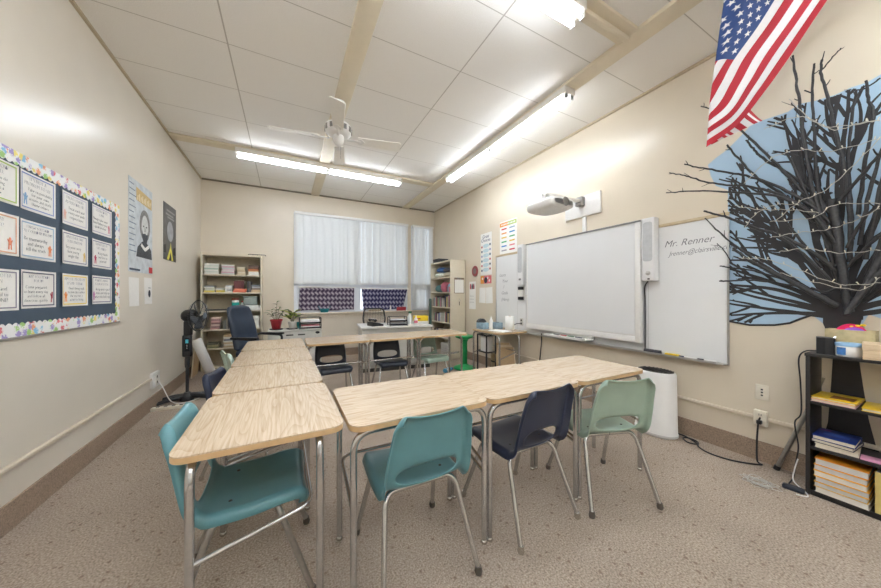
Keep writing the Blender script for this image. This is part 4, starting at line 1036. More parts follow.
def spk(label, y, zc, h, w):
    t = thing('speaker', label, 'speaker', (XR, y, zc), RIGHT)
    MB().box(-w / 2, w / 2, -h / 2, h / 2, .024, .115, bev=.01, seg=3).build('cabinet', mat('speaker_white', (226, 226, 226), .4, var=.01), t)
    MB().prism(rrect(w * .74, h * .62, .025, 5, 0, h * .12), .1152, .119).build('grille', mat('speaker_grille', (188, 190, 192), .6), t)
    return t
t = spk('white wall speaker at the right edge of the interactive board', 1.655, 1.735, .62, .115)
MB().lathe([(.022, 0), (.020, .008), (.001, .01)], 18, (.005, -.235, .115)).build('volume_knob', ALU, t)
MB().box(.0, .02, -.30, -.285, .1152, .1165).build('power_mark', DARK, t)
solo('cable', MB().tube(smooth_path([(XR - .07, 1.675, 1.42), (XR - .06, 1.71, 1.36), (XR - .03, 1.722, 1.2), (XR - .03, 1.722, .74)], 6), .006, 8), BLACKP, 'dark cable hanging from the right wall speaker beside the interactive board', 'cable')
t = spk('white wall speaker at the left edge of the interactive board', 3.455, 1.745, .62, .115)
MB().prism(rrect(.05, .03, .01, 4, 0, -.22), .1152, .1165).build('badge', mat('trim_grey', (128, 128, 128), .4), t)
t = thing('control_box', 'small white control box with dark ends under the left speaker', 'control box', (XR, 3.52, 1.315), RIGHT)
MB().box(-.062, .062, -.095, .095, .013, .035, bev=.004).build('casing', WHITE, t)
for s in (-1, 1): MB().box(-.064, .064, s * .078 - .024, s * .078 + .024, .0352, .0385, bev=.001).build('dark_end', BLACKP, t)

# projector on its arm
pt = thing('projector', 'white short-throw projector on a wall arm above the interactive board', 'projector', (XR, 2.45, 2.375))
MB().box(-.03, 0, -.24, .25, -.125, .13, bev=.006).build('mounting_plate', WHITE, pt)
MB().box(-.66, -.03, -.03, .03, .045, .075, bev=.008).build('arm', WHITEM, pt)
MB().box(-.10, -.03, -.045, .045, .0, .11, bev=.008).build('arm_bracket', mat('bracket_grey', (150, 148, 144), .4, .5), pt)
pb = MB()
def body(u, v):
    # belly-shaped housing: rounded rectangle sections along y
    th = 2 * PI * u; y = -.215 + .40 * v; e = math.sin(PI * min(1, max(0, v))) ** .25 if 0 < v < 1 else 0.0
    cx_, sx_ = math.cos(th), math.sin(th)
    X_ = math.copysign(abs(cx_) ** .5, cx_) * .19; Z_ = math.copysign(abs(sx_) ** .6, sx_) * (.055 if sx_ > 0 else .075)
    return (-.60 + X_ * (.75 + .25 * e), y, -.075 + Z_ * (.45 + .55 * e))
pb.grid(body, 36, 24).build('housing', WHITE, pt)
MB().box(-.74, -.47, -.14, .13, -.024, -.012, bev=.004).build('top_cover', mat('light_trim', (206, 206, 206), .4), pt)
MB().lathe([(.05, 0), (.045, .006), (.001, .007)], 22, M=Matrix.Translation((-.57, -.212, -.07)) @ Matrix.Rotation(PI / 2, 4, 'X')).build('vent', mat('vent_grey', (120, 118, 114), .5), pt)
for k in range(3):
    MB().tube(smooth_path([(-.74 + k * .05, -.05 + k * .05, -.01), (-.70 + k * .05, 0, .05), (-.64 + k * .04, .05 - k * .03, .055), (-.58 + k * .03, .06, -.0)], 5), .006, 8).build('wire', [BLACKP, WHITE, BLACKP][k], pt)
MB().box(-.62, -.56, -.04, .04, -.02, .05, bev=.006).build('yoke', WHITEM, pt)
solo('cable_raceway', MB().box(-.018, 0, -.025, .025, 2.062, 2.248, bev=.003), WHITE, 'short white raceway between projector plate and interactive board', 'raceway', (XR, 2.43, 0))

# things on the whiteboard tray
TRZ = WZA - .004
solo('board_eraser', MB().box(-.02, .02, -.075, .075, 0, .028, bev=.006).box(-.018, .018, -.073, .073, .0285, .034, bev=.002), mat('felt_grey', (66, 66, 72), .9), 'dark board eraser on the right part of the whiteboard tray', 'eraser', (XR - .047, 1.645, TRZ))
solo('sticky_notes', MB().box(-.02, .02, -.055, .055, 0, .022, bev=.003), mat('bright_yellow', (240, 206, 40), .5), 'yellow note block on the whiteboard tray', 'sticky notes', (XR - .047, 1.475, TRZ))
def marker(y, c, label, L=.13):
    t = thing('marker', label, 'marker', (XR - .046, y, TRZ + .009), (0, 0, .05))
    MB().cyl((0, -L / 2, 0), (0, L / 2 - .045, 0), .0085, n=12).build('barrel', WHITE, t); MB().cyl((0, L / 2 - .045, 0), (0, L / 2, 0), .0092, n=12).build('cap', mat('cap_%d_%d_%d' % c, c, .4), t)
marker(1.36, (50, 60, 110), 'marker with a dark blue cap on the whiteboard tray'); marker(1.215, (60, 60, 70), 'marker with a charcoal cap, rightmost on the whiteboard tray')
solo('cable', MB().tube(smooth_path([(XR - .03, 3.10, .74), (XR - .03, 3.105, .6), (XR - .035, 3.12, .45), (XR - .03, 3.14, .25), (XR - .04, 3.10, .01), (XR - .12, 2.95, .006)], 6), .007, 8), BLACKP, 'black cable hanging below the interactive board to the carpet', 'cable')
o = thing('wall_outlet', 'grey outlet on the whiteboard above the wall desk', 'outlet', (XR - .013, 3.52, .87), RIGHT)
MB().box(-.035, .035, -.055, .055, 0, .012, bev=.003).build('face_plate', GREYM, o)
for s in (-1, 1): MB().box(-.014, .014, s * .025 - .013, s * .025 + .013, .012, .014).build('socket', DARK, o)
solo('cable', MB().tube(smooth_path([(XR - .03, 3.52, .845), (XR - .09, 3.56, .84), (XR - .13, 3.62, .79), (XR - .14, 3.64, .752)], 6), .006, 8), BLACKP, 'short black cable looping from the whiteboard outlet to the wall desk', 'cable')

# posters past the whiteboard
def wposter(name, label, y1, y0, z0, z1, m=PAPER, cat='poster', off=.0):
    t = thing(name, label, cat, (XR, (y0 + y1) / 2, (z0 + z1) / 2), RIGHT)
    MB().box(-(y1 - y0) / 2, (y1 - y0) / 2, -(z1 - z0) / 2, (z1 - z0) / 2, off, off + .004).build('sheet', m, t)
    return t, (y1 - y0) / 2, (z1 - z0) / 2
t, w2, h2 = wposter('chart_poster', 'white chart with an orange and green header above the whiteboard end', 4.07, 3.645, 1.985, 2.53)
MB().box(-w2 + .005, 0, h2 - .085, h2 - .02, .0052, .006).build('header_band', mat('orange_print', (226, 150, 62), .6), t)
MB().box(0, w2 - .005, h2 - .085, h2 - .02, .0052, .006).build('header_band', mat('lime_print', (170, 190, 110), .6), t)
for k in range(10): MB().box(-.17 + .036 * k, -.148 + .036 * k, h2 - .066, h2 - .040, .0062, .0068).build('title_stroke', PAPER, t)
cc = [(206, 60, 66), (150, 170, 190), (230, 150, 70), (60, 140, 190), (226, 190, 80), (90, 170, 110), (70, 170, 110), (220, 180, 70), (60, 130, 200), (226, 130, 140), (160, 160, 165), (200, 50, 70)]
for r in range(6):
    for c_ in range(2):
        col = cc[r * 2 + c_]; xx = -.10 if c_ == 0 else .10; zz = h2 - .13 - r * .072
        MB().prism([(xx - .065, zz - .012), (xx + .065, zz - .010), (xx + .065, zz + .012), (xx - .065, zz + .010)], .0052, .0058).build('phrase_bar', mat('bar_%d_%d_%d' % col, col, .6), t)
t, w2, h2 = wposter('goal_poster', 'narrow white poster with six pale blue bubbles and dotted ends', 4.64, 4.30, 1.66, 2.43)
text('Great\nChoices', .085, mat('navy_print', (70, 76, 110), .6), t, -.01, h2 - .09, .0055, align='CENTER', shear=.2, spacing=.8)
pc = [(190, 80, 90), (60, 90, 110), (150, 150, 190), (40, 100, 120), (200, 90, 100), (60, 80, 100)]
for r in range(6):
    zz = h2 - .235 - r * .088
    MB().prism(ell(0, zz, .095, .036, 20), .0052, .0057).build('bubble', mat('bubble_print', (196, 218, 224), .6), t)
    for s in (-1, 1): MB().prism(ell(s * .125, zz + s * .012, .022, .022, 14), .0058, .0062).build('dot', mat('dot_%d' % ((r + (s > 0)) % 6), pc[(r + (s > 0)) % 6], .6), t)
t, w2, h2 = wposter('picture_print', 'small orange and pink picture strip under the bubble poster', 4.64, 4.31, 1.50, 1.645, mat('pink_print', (216, 120, 126), .6, var=.2, scale=14))
MB().box(-w2, -.06, -h2, h2, .0052, .0058).build('orange_panel', mat('orange_print', (226, 150, 62), .6), t); MB().prism(ell(.0, -.01, .05, .055, 16), .0052, .006).build('dark_figure', mat('dark_print', (60, 58, 64), .6), t)
for xx, zz in ((.06, .03), (.11, -.02), (-.1, .02)): MB().prism(ell(xx, zz, .018, .024, 12), .0059, .0063).build('pale_figure', PAPER, t)
def sheetR(label, y, z, w, h, tilt=0):
    t = thing('paper_sheet', label, 'paper', (XR, y, z), (PI / 2, tilt, -PI / 2))
    MB().grid(lambda u, v: ((u - .5) * w, (v - .5) * h, .0 + .014 * (1 - v) * (.5 + .5 * math.sin(u * 5))), 6, 6).build('sheet', PAPER, t); return t
sheetR('left one of two white sheets taped under the picture strip', 4.585, 1.285, .195, .285, .02); sheetR('right one of two white sheets taped under the picture strip', 4.375, 1.285, .195, .29, -.05)
t = sheetR('tall white sheet with small figures beside the metal cabinet', 4.92, 1.285, .225, .54)
for xx, c in ((-.06, (190, 80, 90)), (0, (70, 72, 80)), (.055, (160, 70, 90))): MB().prism([(xx - .02, .12), (xx + .02, .12), (xx + .026, .17), (xx + .012, .23), (xx - .014, .225), (xx - .024, .17)], .0085, .0095).build('figure_motif', mat('figure_%d_%d_%d' % c, c, .7), t)
for k in range(3): MB().box(-.08, .07, -.02 - k * .06, -.014 - k * .06, .0125, .013).build('text_line', mat('soft_ink', (150, 150, 148), .7), t)
t = thing('wall_badge', 'round dark red badge on the wall above the sheet with figures', 'badge', (XR, 4.83, 1.755), RIGHT)
MB().lathe([(.105, .001), (.105, .008), (.09, .011), (.001, .011)], 28).build('disc', mat('maroon_badge', (150, 74, 76), .5, var=.2, scale=30), t)
MB().prism(ell(0, 0, .055, .055, 20), .0112, .0125).build('centre_emblem', mat('grey_emblem', (128, 112, 112), .5), t)

# ------------------------------------------------------------------ metal shelf unit in the right corner
UX0, UX1, UY0, UY1, UZ = 2.90, 3.245, 5.16, 6.08, 2.0
un = thing('shelf_unit', 'beige metal shelf unit in the right corner, its plain side facing the camera', 'shelf', ((UX0 + UX1) / 2, (UY0 + UY1) / 2, 0))
hx, hy = (UX1 - UX0) / 2, (UY1 - UY0) / 2
for s in (-1, 1): MB().box(-hx, hx, s * hy - (.02 if s > 0 else 0), s * hy + (.02 if s < 0 else 0), 0, UZ, bev=.003).build('side_panel', BEIGEM, un)
MB().box(hx - .006, hx, -hy + .02, hy - .02, .05, UZ).build('back_panel', mat('beige_back', (198, 186, 160), .6), un)
USH = [.06, .40, .72, 1.04, 1.35, 1.66]
for z in USH: MB().box(-hx + .003, hx - .006, -hy + .02, hy - .02, z - .022, z, bev=.002).build('shelf', BEIGEM, un)
MB().box(-hx, hx - .006, -hy + .02, hy - .02, UZ - .03, UZ).build('top_panel', BEIGEM, un)
ux = UX0 + .15
cols_ = [(70, 96, 150), (206, 206, 200), (170, 90, 90), (60, 66, 80), (200, 176, 120), (110, 150, 130), (190, 130, 150), (90, 70, 70), (220, 216, 206), (120, 120, 150)]
def urow(sh, y, n, h, lab, grp, off=0):
    upright(ux, y, USH[sh], [(.028 + .012 * ((i * 3 + off) % 4), h * (.86 + .14 * ((i * 5 + off) % 4) / 3), .2, cols_[(i + off) % 10]) for i in range(n)], lab, grp, axis='y')
urow(3, 6.02, 9, .22, 'coloured upright book on the middle shelf of the right corner unit', 'upright books, corner unit middle shelf')
urow(3, 5.50, 6, .25, 'tall dark upright book near the plain side of the corner unit', 'dark books, corner unit middle shelf', 3)
urow(2, 6.00, 7, .19, 'upright book on the shelf below the middle of the corner unit', 'upright books, corner unit lower shelf', 5)
urow(2, 5.52, 7, .22, 'pale upright book at the near end of the lower corner shelf', 'pale books, corner unit lower shelf', 1)
urow(1, 6.00, 10, .16, 'short book on the second lowest shelf of the corner unit', 'short books, corner unit', 7)
for i in range(5): solo('paper_tray', MB().box(-.13, .13, -.16, .16, 0, .012, bev=.003).box(-.12, .12, -.15, .15, .0125, .045, bev=.003), [mat('tray_paper', (214, 212, 206), .7)], 'white paper tray in the tall pile low on the corner unit', 'tray', (ux - .01, 5.46, USH[0] + i * .046), (0, 0, 0), 'paper trays, corner unit')
# toys and supplies on upper shelves
CL = [(70, 110, 170), (226, 224, 220), (90, 92, 100), (214, 160, 170), (60, 70, 110), (200, 190, 170), (140, 170, 190), (190, 110, 130), (90, 130, 130)]
def soft(x, y, z, rx, ry, rz, c, label):
    m_ = mat('cloth_%d_%d_%d' % c, c, .9, var=.2, scale=25)
    b = MB()
    def fn(u, v):
        th, ph = 2 * PI * u, PI * v
        k = 1 + .10 * math.sin(3 * th + 5 * v) * math.sin(ph) + .07 * math.sin(7 * th + 2) * math.sin(ph)
        return (rx * k * math.sin(ph) * math.cos(th), ry * k * math.sin(ph) * math.sin(th), rz - rz * k * math.cos(ph) * (1 if v > .5 else .96))
    b.grid(fn, 24, 14)
    return solo('folded_cloth', b, m_, label, 'cloth', (x, y, z))
soft(ux - .02, 5.42, USH[5], .13, .16, .055, CL[5], 'cream cloth bundle on the top shelf of the corner unit')
soft(ux - .02, 5.78, USH[5], .13, .20, .06, CL[1], 'white cloth bundle at the back of the corner unit top shelf')
soft(ux - .02, 5.45, USH[5] + .105, .12, .15, .05, CL[2], 'grey cloth bundle lying on the cream bundle')
soft(ux - .02, 5.74, USH[5] + .118, .12, .19, .055, CL[0], 'blue cloth bundle lying on the white bundle')
solo('storage_box', MB().box(-.12, .12, -.13, .13, 0, .06, bev=.006).box(-.125, .125, -.135, .135, .0605, .085, bev=.005), [mat('black_box', (52, 54, 60), .5)], 'dark lidded box on top of the corner unit', 'box', (ux + .0, 5.88, UZ))
t = thing('bottle', 'pale blue bottle with a pink top on the fourth corner shelf', 'bottle', (ux - .06, 5.36, USH[4]))
MB().lathe([(.04, 0), (.042, .12), (.02, .16), (.02, .175)], 18).build('body', mat('blue_bottle', (130, 180, 206), .4), t); MB().cyl((0, 0, .175), (0, 0, .2), .022, n=14).build('cap', mat('pink_label', (222, 120, 140), .5), t)
soft(ux - .03, 5.60, USH[4], .10, .09, .11, CL[7], 'rose soft bundle beside the pale blue bottle on the corner unit')
soft(ux - .03, 5.83, USH[4], .11, .12, .08, CL[8], 'grey-green soft bundle at the back of the fourth corner shelf')
solo('storage_box', MB().box(-.08, .08, -.06, .06, 0, .09, bev=.005).box(-.084, .084, -.064, .064, .0905, .11, bev=.004), [mat('rose_box', (206, 130, 146), .5)], 'small rose box at the near end of the fourth corner shelf', 'box', (ux - .04, 5.245, USH[4]))
t = thing('clipboard', 'clipboard with a white sheet hung on the corner unit side', 'clipboard', (3.10, UY0, 1.48), BACK)
MB().prism(rrect(.235, .315, .01, 3), .0, .005).build('board', mat('clip_brown', (150, 132, 112), .6), t); MB().box(-.105, .105, -.145, .12, .0052, .0065).build('sheet', PAPER, t)
MB().box(-.05, .05, .125, .15, .0066, .016, bev=.003).build('clip', CHROME, t); MB().box(-.11, .11, .150, .158, .0055, .009).build('top_bar', DARK, t)
t = thing('key_hook', 'small dark keys hanging on the corner unit side below the clipboard', 'keys', (3.10, UY0, 1.14), BACK)
MB().tube([(0, .07, -.002), (0, .07, .02), (.004, .055, .022)], .004, 8).build('hook', DULLSTEEL, t)
MB().tube([(.02 * math.cos(a), .035 + .02 * math.sin(a), .012) for a in [2 * PI * i / 16 for i in range(16)]], .002, 6, closed=True).build('ring', DULLSTEEL, t)
MB().prism([(-.008, .015), (.008, .015), (.006, -.06), (-.006, -.06)], .008, .012).build('key', DARK, t)
solo('rolled_chart', MB().lathe([(.028, 0), (.03, .02), (.03, 1.2), (.024, 1.21)], 16), mat('dark_green_roll', (70, 92, 84), .6), 'dark green tube standing at the far side of the corner unit', 'tube', (UX0 - .055, 5.98, 0))

# ------------------------------------------------------------------ green wobble stool
GRN = mat('bright_green', (20, 158, 84), .38, var=.05)
ws = thing('wobble_stool', 'bright green wobble stool beside the far row', 'stool', (2.735, 4.375, 0))
MB().lathe([(.001, 0), (.14, .004), (.185, .022), (.19, .04), (.17, .055), (.09, .08), (.06, .10)], 32).build('base', GRN, ws)
MB().lathe([(.055, .09), (.05, .12), (.05, .30), (.055, .31), (.055, .33), (.05, .34), (.05, .48), (.075, .53)], 28).build('column', GRN, ws)
MB().lathe([(.07, .525), (.15, .555), (.165, .575), (.16, .59), (.10, .588), (.001, .582)], 32).build('seat', GRN, ws)
t = thing('bottle', 'blue bottle lying on the carpet beside the green stool', 'bottle', (2.40, 4.36, .036), (0, PI / 2, .4))
MB().lathe([(.034, -.09), (.036, -.08), (.036, .05), (.018, .08), (.018, .09)], 18).build('body', mat('sky_blue_plastic', (96, 176, 214), .4), t); MB().cyl((0, 0, .09), (0, 0, .115), .02, n=14).build('cap', mat('bright_blue_cap', (60, 120, 180), .4), t)

# ------------------------------------------------------------------ wall desk load
DX, DY, DZ = 2.948, 3.705, .745
def tissue(label, x, y, rz, c):
    t = thing('tissue_box', label, 'tissue box', (x, y, DZ), (0, 0, rz))
    MB().box(-.06, .06, -.085, .085, 0, .10, bev=.004).build('carton', mat('tissue_%d_%d_%d' % c, c, .6, var=.18, scale=18), t)
    MB().prism(ell(0, 0, .03, .06, 18), .1005, .1015).build('slot', DARK, t)
    return t
tissue('blue-grey tissue box at the far end of the wall desk', 2.80, 3.93, .1, (150, 178, 194)); tissue('blue-grey tissue box nearer the whiteboard on the wall desk', 3.03, 3.86, -.1, (146, 170, 186))
t = thing('tape_dispenser', 'dark rounded tape dispenser standing on the far tissue box', 'tape dispenser', (2.80, 3.965, DZ + .1018))
MB().prism([(.075 * math.cos(PI * i / 14), .06 * math.sin(PI * i / 14)) for i in range(15)], -.03, .03, M=Matrix.Rotation(PI / 2, 4, 'X') ).build('body', mat('charcoal_plastic', (74, 78, 80), .5), t)
MB().box(.06, .085, -.026, .026, 0, .02, bev=.003).build('cutter', DULLSTEEL, t)
t = thing('paper_towel_roll', 'white paper towel roll at the near end of the wall desk', 'paper towel', (3.06, 3.58, DZ))
MB().lathe([(.02, 0), (.068, 0), (.068, .215), (.02, .215)], 28).build('roll', PAPER, t); MB().lathe([(.018, .0), (.0195, .218), (.016, .218)], 16).build('core', mat('brown_card', (186, 152, 112), .8), t)
t = thing('bottle', 'slim white bottle between the tissue boxes', 'bottle', (2.87, 3.80, DZ))
MB().lathe([(.026, 0), (.027, .14), (.014, .165), (.014, .18)], 18).build('body', WHITE, t); MB().cyl((0, 0, .18), (0, 0, .2), .012, n=12).build('cap', WHITEM, t)
solo('paper_stack', MB().box(-.10, .10, -.14, .14, 0, .004, bev=.001).box(-.105, .095, -.13, .145, .0042, .008, bev=.001, M=Matrix.Rotation(.12, 4, 'Z')), PAPER, 'loose white sheets lying on the wall desk', 'paper', (2.86, 3.56, DZ), (0, 0, .2))
t = thing('file_crate', 'black file crate with a white sheet under the wall desk', 'crate', (2.81, 3.84, .40))
for z in (0, .26): MB().tube([(-.085, -.12, z), (.085, -.12, z), (.085, .12, z), (-.085, .12, z)], .012, 8, closed=True).build('rim', BLACKP, t)
for sx in (-1, 1):
    for sy in (-1, 1): MB().cyl((sx * .085, sy * .12, -.40), (sx * .085, sy * .12, .26), .012, n=10).build('post', BLACKP, t)
for k in range(3): MB().box(-.04 + .04 * k, -.036 + .04 * k, -.10, .10, .0, .25).build('hanging_file', PAPER, t)
def vane(label, x, y, rz, tilt, w, h, c):
    t = thing('cardboard_panel', label, 'cardboard', (x, y, 0), (0, tilt, rz))
    MB().box(-.004, .004, -w / 2, w / 2, 0.01, h).build('panel', mat('card_%d_%d_%d' % c, c, .8), t); MB().box(-.0045, .0045, -w / 2 - .001, -w / 2 + .012, 0.01, h).build('edge_tape', mat('tape_cream', (220, 206, 180), .6), t)
for i, (yy, tl, c, lb) in enumerate([(3.60, .30, (200, 178, 142), 'tan cardboard panel fanned under the wall desk, lowest of the fan'), (3.56, .38, (222, 206, 176), 'cream cardboard panel in the middle of the fan under the wall desk'), (3.52, .46, (186, 160, 124), 'brown cardboard panel, topmost of the fan under the wall desk')]):
    vane(lb, 2.955 + i * .012, 3.56 - i * .035, 1.15, .30 + i * .02, .24, .56 - i * .03, c)
t = thing('waste_bin', 'tan drum standing under the wall desk beside the crate', 'bin', (3.09, 3.89, 0))
MB().lathe([(.09, 0), (.115, .01), (.125, .30), (.13, .31), (.12, .31), (.11, .02), (.001, .012)], 26).build('drum', mat('tan_drum', (196, 178, 142), .6), t); MB().lathe([(.127, .20), (.1275, .225)], 26).build('band', DARK, t)

# ------------------------------------------------------------------ air purifier
ap = thing('air_purifier', 'tall white oval air purifier with a dark vented top against the right wall', 'air purifier', (3.075, 1.545, 0))
MB().lathe([(.118, .0), (.128, .012), (.128, .03), (.125, .035), (.118, .56), (.114, .575), (.108, .58)], 40, sx=1.0, sy=1.38).build('body', mat('purifier_white', (228, 227, 224), .35, var=.01), ap)
MB().lathe([(.107, .574), (.104, .583), (.001, .583)], 40, sx=1.0, sy=1.38).build('vent_top', mat('vent_black', (58, 57, 55), .5), ap)
for k in range(9): 
    yy = -.12 + .03 * k; hw_ = .098 * math.sqrt(max(.05, 1 - (yy / .145) ** 2))
    MB().box(-hw_, hw_, yy - .005, yy + .005, .583, .588).build('vent_slat', BLACKP, ap)
MB().lathe([(.1295, .022), (.1298, .028)], 40, sx=1, sy=1.38).build('base_seam', mat('seam_grey', (190, 190, 188), .5), ap)
solo('extension_cord', MB().tube(smooth_path([(3.236, .897, .34), (3.21, .90, .30), (3.20, .905, .15), (3.19, .90, .02), (3.17, .875, .007), (3.06, .99, .007), (3.03, 1.12, .007), (3.08, 1.22, .007), (3.17, 1.26, .007), (3.19, 1.33, .007), (3.15, 1.36, .007), (3.09, 1.30, .007), (3.13, 1.25, .007), (3.20, 1.36, .007), (3.17, 1.42, .02)], 7), .006, 8), BLACKP, 'black cord running from the right wall outlet along the carpet to the air purifier', 'cord')

# right wall outlets
def plate(label, y, z, sw):
    o = thing('wall_outlet' if not sw else 'wall_plate', label, 'outlet' if not sw else 'wall plate', (XR, y, z), RIGHT)
    MB().box(-.037, .037, -.058, .058, 0, .008 if sw else .028, bev=.003).build('face_plate', mat('ivory_plastic', (226, 219, 203), .4), o)
    d = .008 if sw else .028
    if sw:
        for k in (-1, 0, 1): MB().box(-.006, .006, k * .022 - .006, k * .022 + .006, d, d + .002).build('jack', DARK, o)
    else:
        for k in (-1, 1): 
            s = MB().box(-.017, .017, k * .026 - .016, k * .026 + .016, d, d + .002, bev=.0008).build('socket', mat('ivory_plastic', (226, 219, 203), .4), o)
            for q in (-1, 1): MB().box(q * .006 - .0015, q * .006 + .0015, k * .026 - .006, k * .026 + .008, d + .002, d + .0026).build('slot', DARK, s)
plate('ivory wall plate with three dark jacks above the outlet', .893, .532, True); plate('ivory double outlet with a black plug in it on the right wall', .897, .335, False)
solo('power_plug', MB().box(-.03, 0, -.014, .014, -.014, .014, bev=.005), BLACKP, 'black plug in the lower socket of the ivory outlet', 'plug', (XR - .031, .897, .309 - .0))

# ------------------------------------------------------------------ black bookshelf in the near right corner
KX0, KX1, KY0, KY1 = 2.985, 3.243, -.28, .62
ks = thing('bookshelf', 'black open-backed bookshelf in front of the painted trunk', 'bookshelf', ((KX0 + KX1) / 2, (KY0 + KY1) / 2, 0))
hx, hy = (KX1 - KX0) / 2, (KY1 - KY0) / 2
BLK = mat('black_laminate', (40, 38, 38), .4, var=.1, scale=30)
KS = [.035, .315, .605, .908]
for s in (-1, 1): MB().box(-hx, hx, s * hy - (.018 if s > 0 else 0), s * hy + (.018 if s < 0 else 0), 0, KS[3] - .0185, bev=.001).build('side_panel', BLK, ks)
for z in KS[:3]: MB().box(-hx + .002, hx, -hy + .0185, hy - .0185, z - .018, z, bev=.001).build('shelf', BLK, ks)
MB().box(-hx - .004, hx, -hy - .004, hy + .004, KS[3] - .018, KS[3], bev=.001).build('top_panel', BLK, ks)
MB().box(-hx + .01, -hx + .02, -hy + .0185, hy - .0185, 0, .016).build('kick_plate', BLK, ks)
def bigbook(label, x, y, z, w, d, h, c, rz=0, group=None, name='book', pages=PAGES, art=None):
    """w along y, d along x, spine towards the room unless turned"""
    t = thing(name, label, 'book', (x, y, z), (0, 0, -PI / 2 + rz), group)
    k = .003
    MB().box(-w / 2, w / 2, -d / 2, d / 2, 0, k, bev=.001).box(-w / 2, w / 2, -d / 2, d / 2, h - k, h, bev=.001).box(-w / 2, w / 2, d / 2 - .004, d / 2, k, h - k).build('cover', cov(c, .35), t)
    MB().box(-w / 2 + .004, w / 2 - .004, -d / 2 + .004, d / 2 - .0045, k + .0002, h - k - .0002).build('pages', pages, t)
    if art:
        for (x0, x1, y0_, y1_, ac) in art: MB().box(x0, x1, y0_, y1_, h + .0002, h + .0008).build('cover_print', cov(ac), t)
    return t
kx = KX0 + .115
bigbook('pink edged yellow workbook, lower of two at the left of the upper black shelf', kx, .517, KS[2], .17, .215, .016, (226, 180, 190), .02)
bigbook('yellow workbook with brown print, on top at the left of the upper black shelf', kx + .003, .513, KS[2] + .0165, .17, .215, .014, (236, 196, 40), -.02, art=[(-.02, .07, -.06, .03, (130, 74, 40))])
bigbook('yellow workbook lying nearer the picture edge on the upper black shelf', kx, .325, KS[2], .18, .215, .018, (232, 192, 48), .05, art=[(-.03, .07, -.07, .02, (140, 80, 44))])
z = KS[1]
bigbook('cream paged book, lowest of the blue topped pile on the black shelf', kx, .512, z, .165, .2, .028, (226, 214, 190), .10); z += .0285
bigbook('white paged book in the middle of the blue topped pile', kx, .515, z, .165, .2, .022, (60, 64, 80), -.04); z += .0225
bigbook('deep blue book on top of the pile on the middle black shelf', kx - .004, .515, z, .165, .205, .026, (36, 56, 130), .03, art=[(-.05, .05, -.03, .03, (70, 100, 180)), (-.07, -.03, .05, .08, (130, 80, 150))])
solo('note_pad', MB().box(-.04, .04, -.06, .06, 0, .004, bev=.001).box(-.0395, .0395, -.0595, .0595, .0042, .009, bev=.001), mat('pink_paper', (226, 160, 190), .7), 'pink note pad lying on the middle black shelf', 'note pad', (KX0 + .06, .36, KS[1]), (0, 0, .1))
z = KS[0]
for i, (h, c, p, lb) in enumerate([(.034, (214, 206, 196), 'w', 'white workbook, lowest of the thick pile on the bottom black shelf'), (.03, (226, 180, 70), 'g', 'grey edged workbook second from the bottom of the thick pile'), (.034, (230, 170, 60), 'g', 'yellow edged workbook third from the bottom of the thick pile'), (.036, (232, 176, 66), 'w', 'yellow edged workbook third from the top of the thick pile'), (.036, (234, 168, 50), 'g', 'yellow edged workbook second from the top of the thick pile'), (.042, (228, 150, 44), 'g', 'orange covered workbook on top of the thick pile on the bottom black shelf')]):
    bigbook(lb, kx + rng.uniform(-.004, .004), .485 + rng.uniform(-.004, .004), z, .20, .225, h, c, rng.uniform(-.03, .03), None, 'book', mat('grey_pages', (204, 204, 208), .8, var=.04) if p == 'g' else mat('white_pages', (228, 224, 220), .8, var=.03)); z += h + .0005
y = .365
for i in range(6):
    th = .022 + .006 * (i % 3); 
    t = thing('book', 'upright workbook in the row beside the thick workbook pile', 'book', (kx, y - th / 2, KS[0]), (0, 0, 0), 'upright workbooks, bottom black shelf')
    k = .002
    MB().box(-.105, .105, -th / 2, -th / 2 + k, 0, .235).box(-.105, .105, th / 2 - k, th / 2, 0, .235).box(-.105, -.103, -th / 2 + k, th / 2 - k, 0, .235).build('cover', cov((214, 190, 120) if i % 3 == 0 else (206, 208, 214)), t)
    MB().box(-.1025, .10, -th / 2 + k + .0002, th / 2 - k - .0002, .004, .23).build('pages', mat('grey_pages', (204, 204, 208), .8, var=.04), t)
    y -= th + .0015
# on top of the bookshelf
KT = KS[3]
t = thing('speaker', 'small black curved desk speaker on the black bookshelf', 'speaker', (3.06, .555, KT), (0, 0, .2))
MB().prism([(-.035, -.035), (.04, -.035), (.04, .035), (-.035, .035), (-.05, 0)], 0, .105).build('cabinet', BLACKP, t)
MB().tube(smooth_path([(.042, -.036, .002), (.042, -.04, .06), (.03, -.04, .095), (.0, -.038, .108)], 5), .006, 8).build('chrome_edge', CHROME, t)
solo('cable', MB().tube(smooth_path([(3.06, .58, KT + .012), (3.05, .632, KT + .005), (3.04, .66, KT - .05), (3.05, .655, .7), (3.04, .65, .5), (3.05, .68, .42), (3.03, .66, .28), (3.04, .67, .18), (3.02, .68, .06), (2.98, .69, .02), (2.955, .668, .012)], 7), .004, 8), BLACKP, 'thin black cable down the left side of the black bookshelf', 'cable')
t = thing('wipes_tub', 'white wipes tub with a pale blue lid and label on the black bookshelf', 'tub', (3.055, .465, KT))
MB().lathe([(.048, 0), (.050, .004), (.050, .062), (.047, .064)], 30, sx=.85, sy=1.0).build('tub_body', WHITE, t); MB().lathe([(.0525, .062), (.0525, .078), (.047, .083), (.001, .084)], 30, sx=.85, sy=1.0).build('lid', mat('pale_blue_lid', (150, 190, 226), .4), t)
MB().grid(lambda u, v: (-.0503 * .85 * math.cos((u - .5) * 1.3), .0503 * math.sin((u - .5) * 1.3 + .2), .010 + .045 * v), 10, 1).build('wrap_label', mat('blue_label', (70, 130, 200), .4, var=.3, scale=40), t)
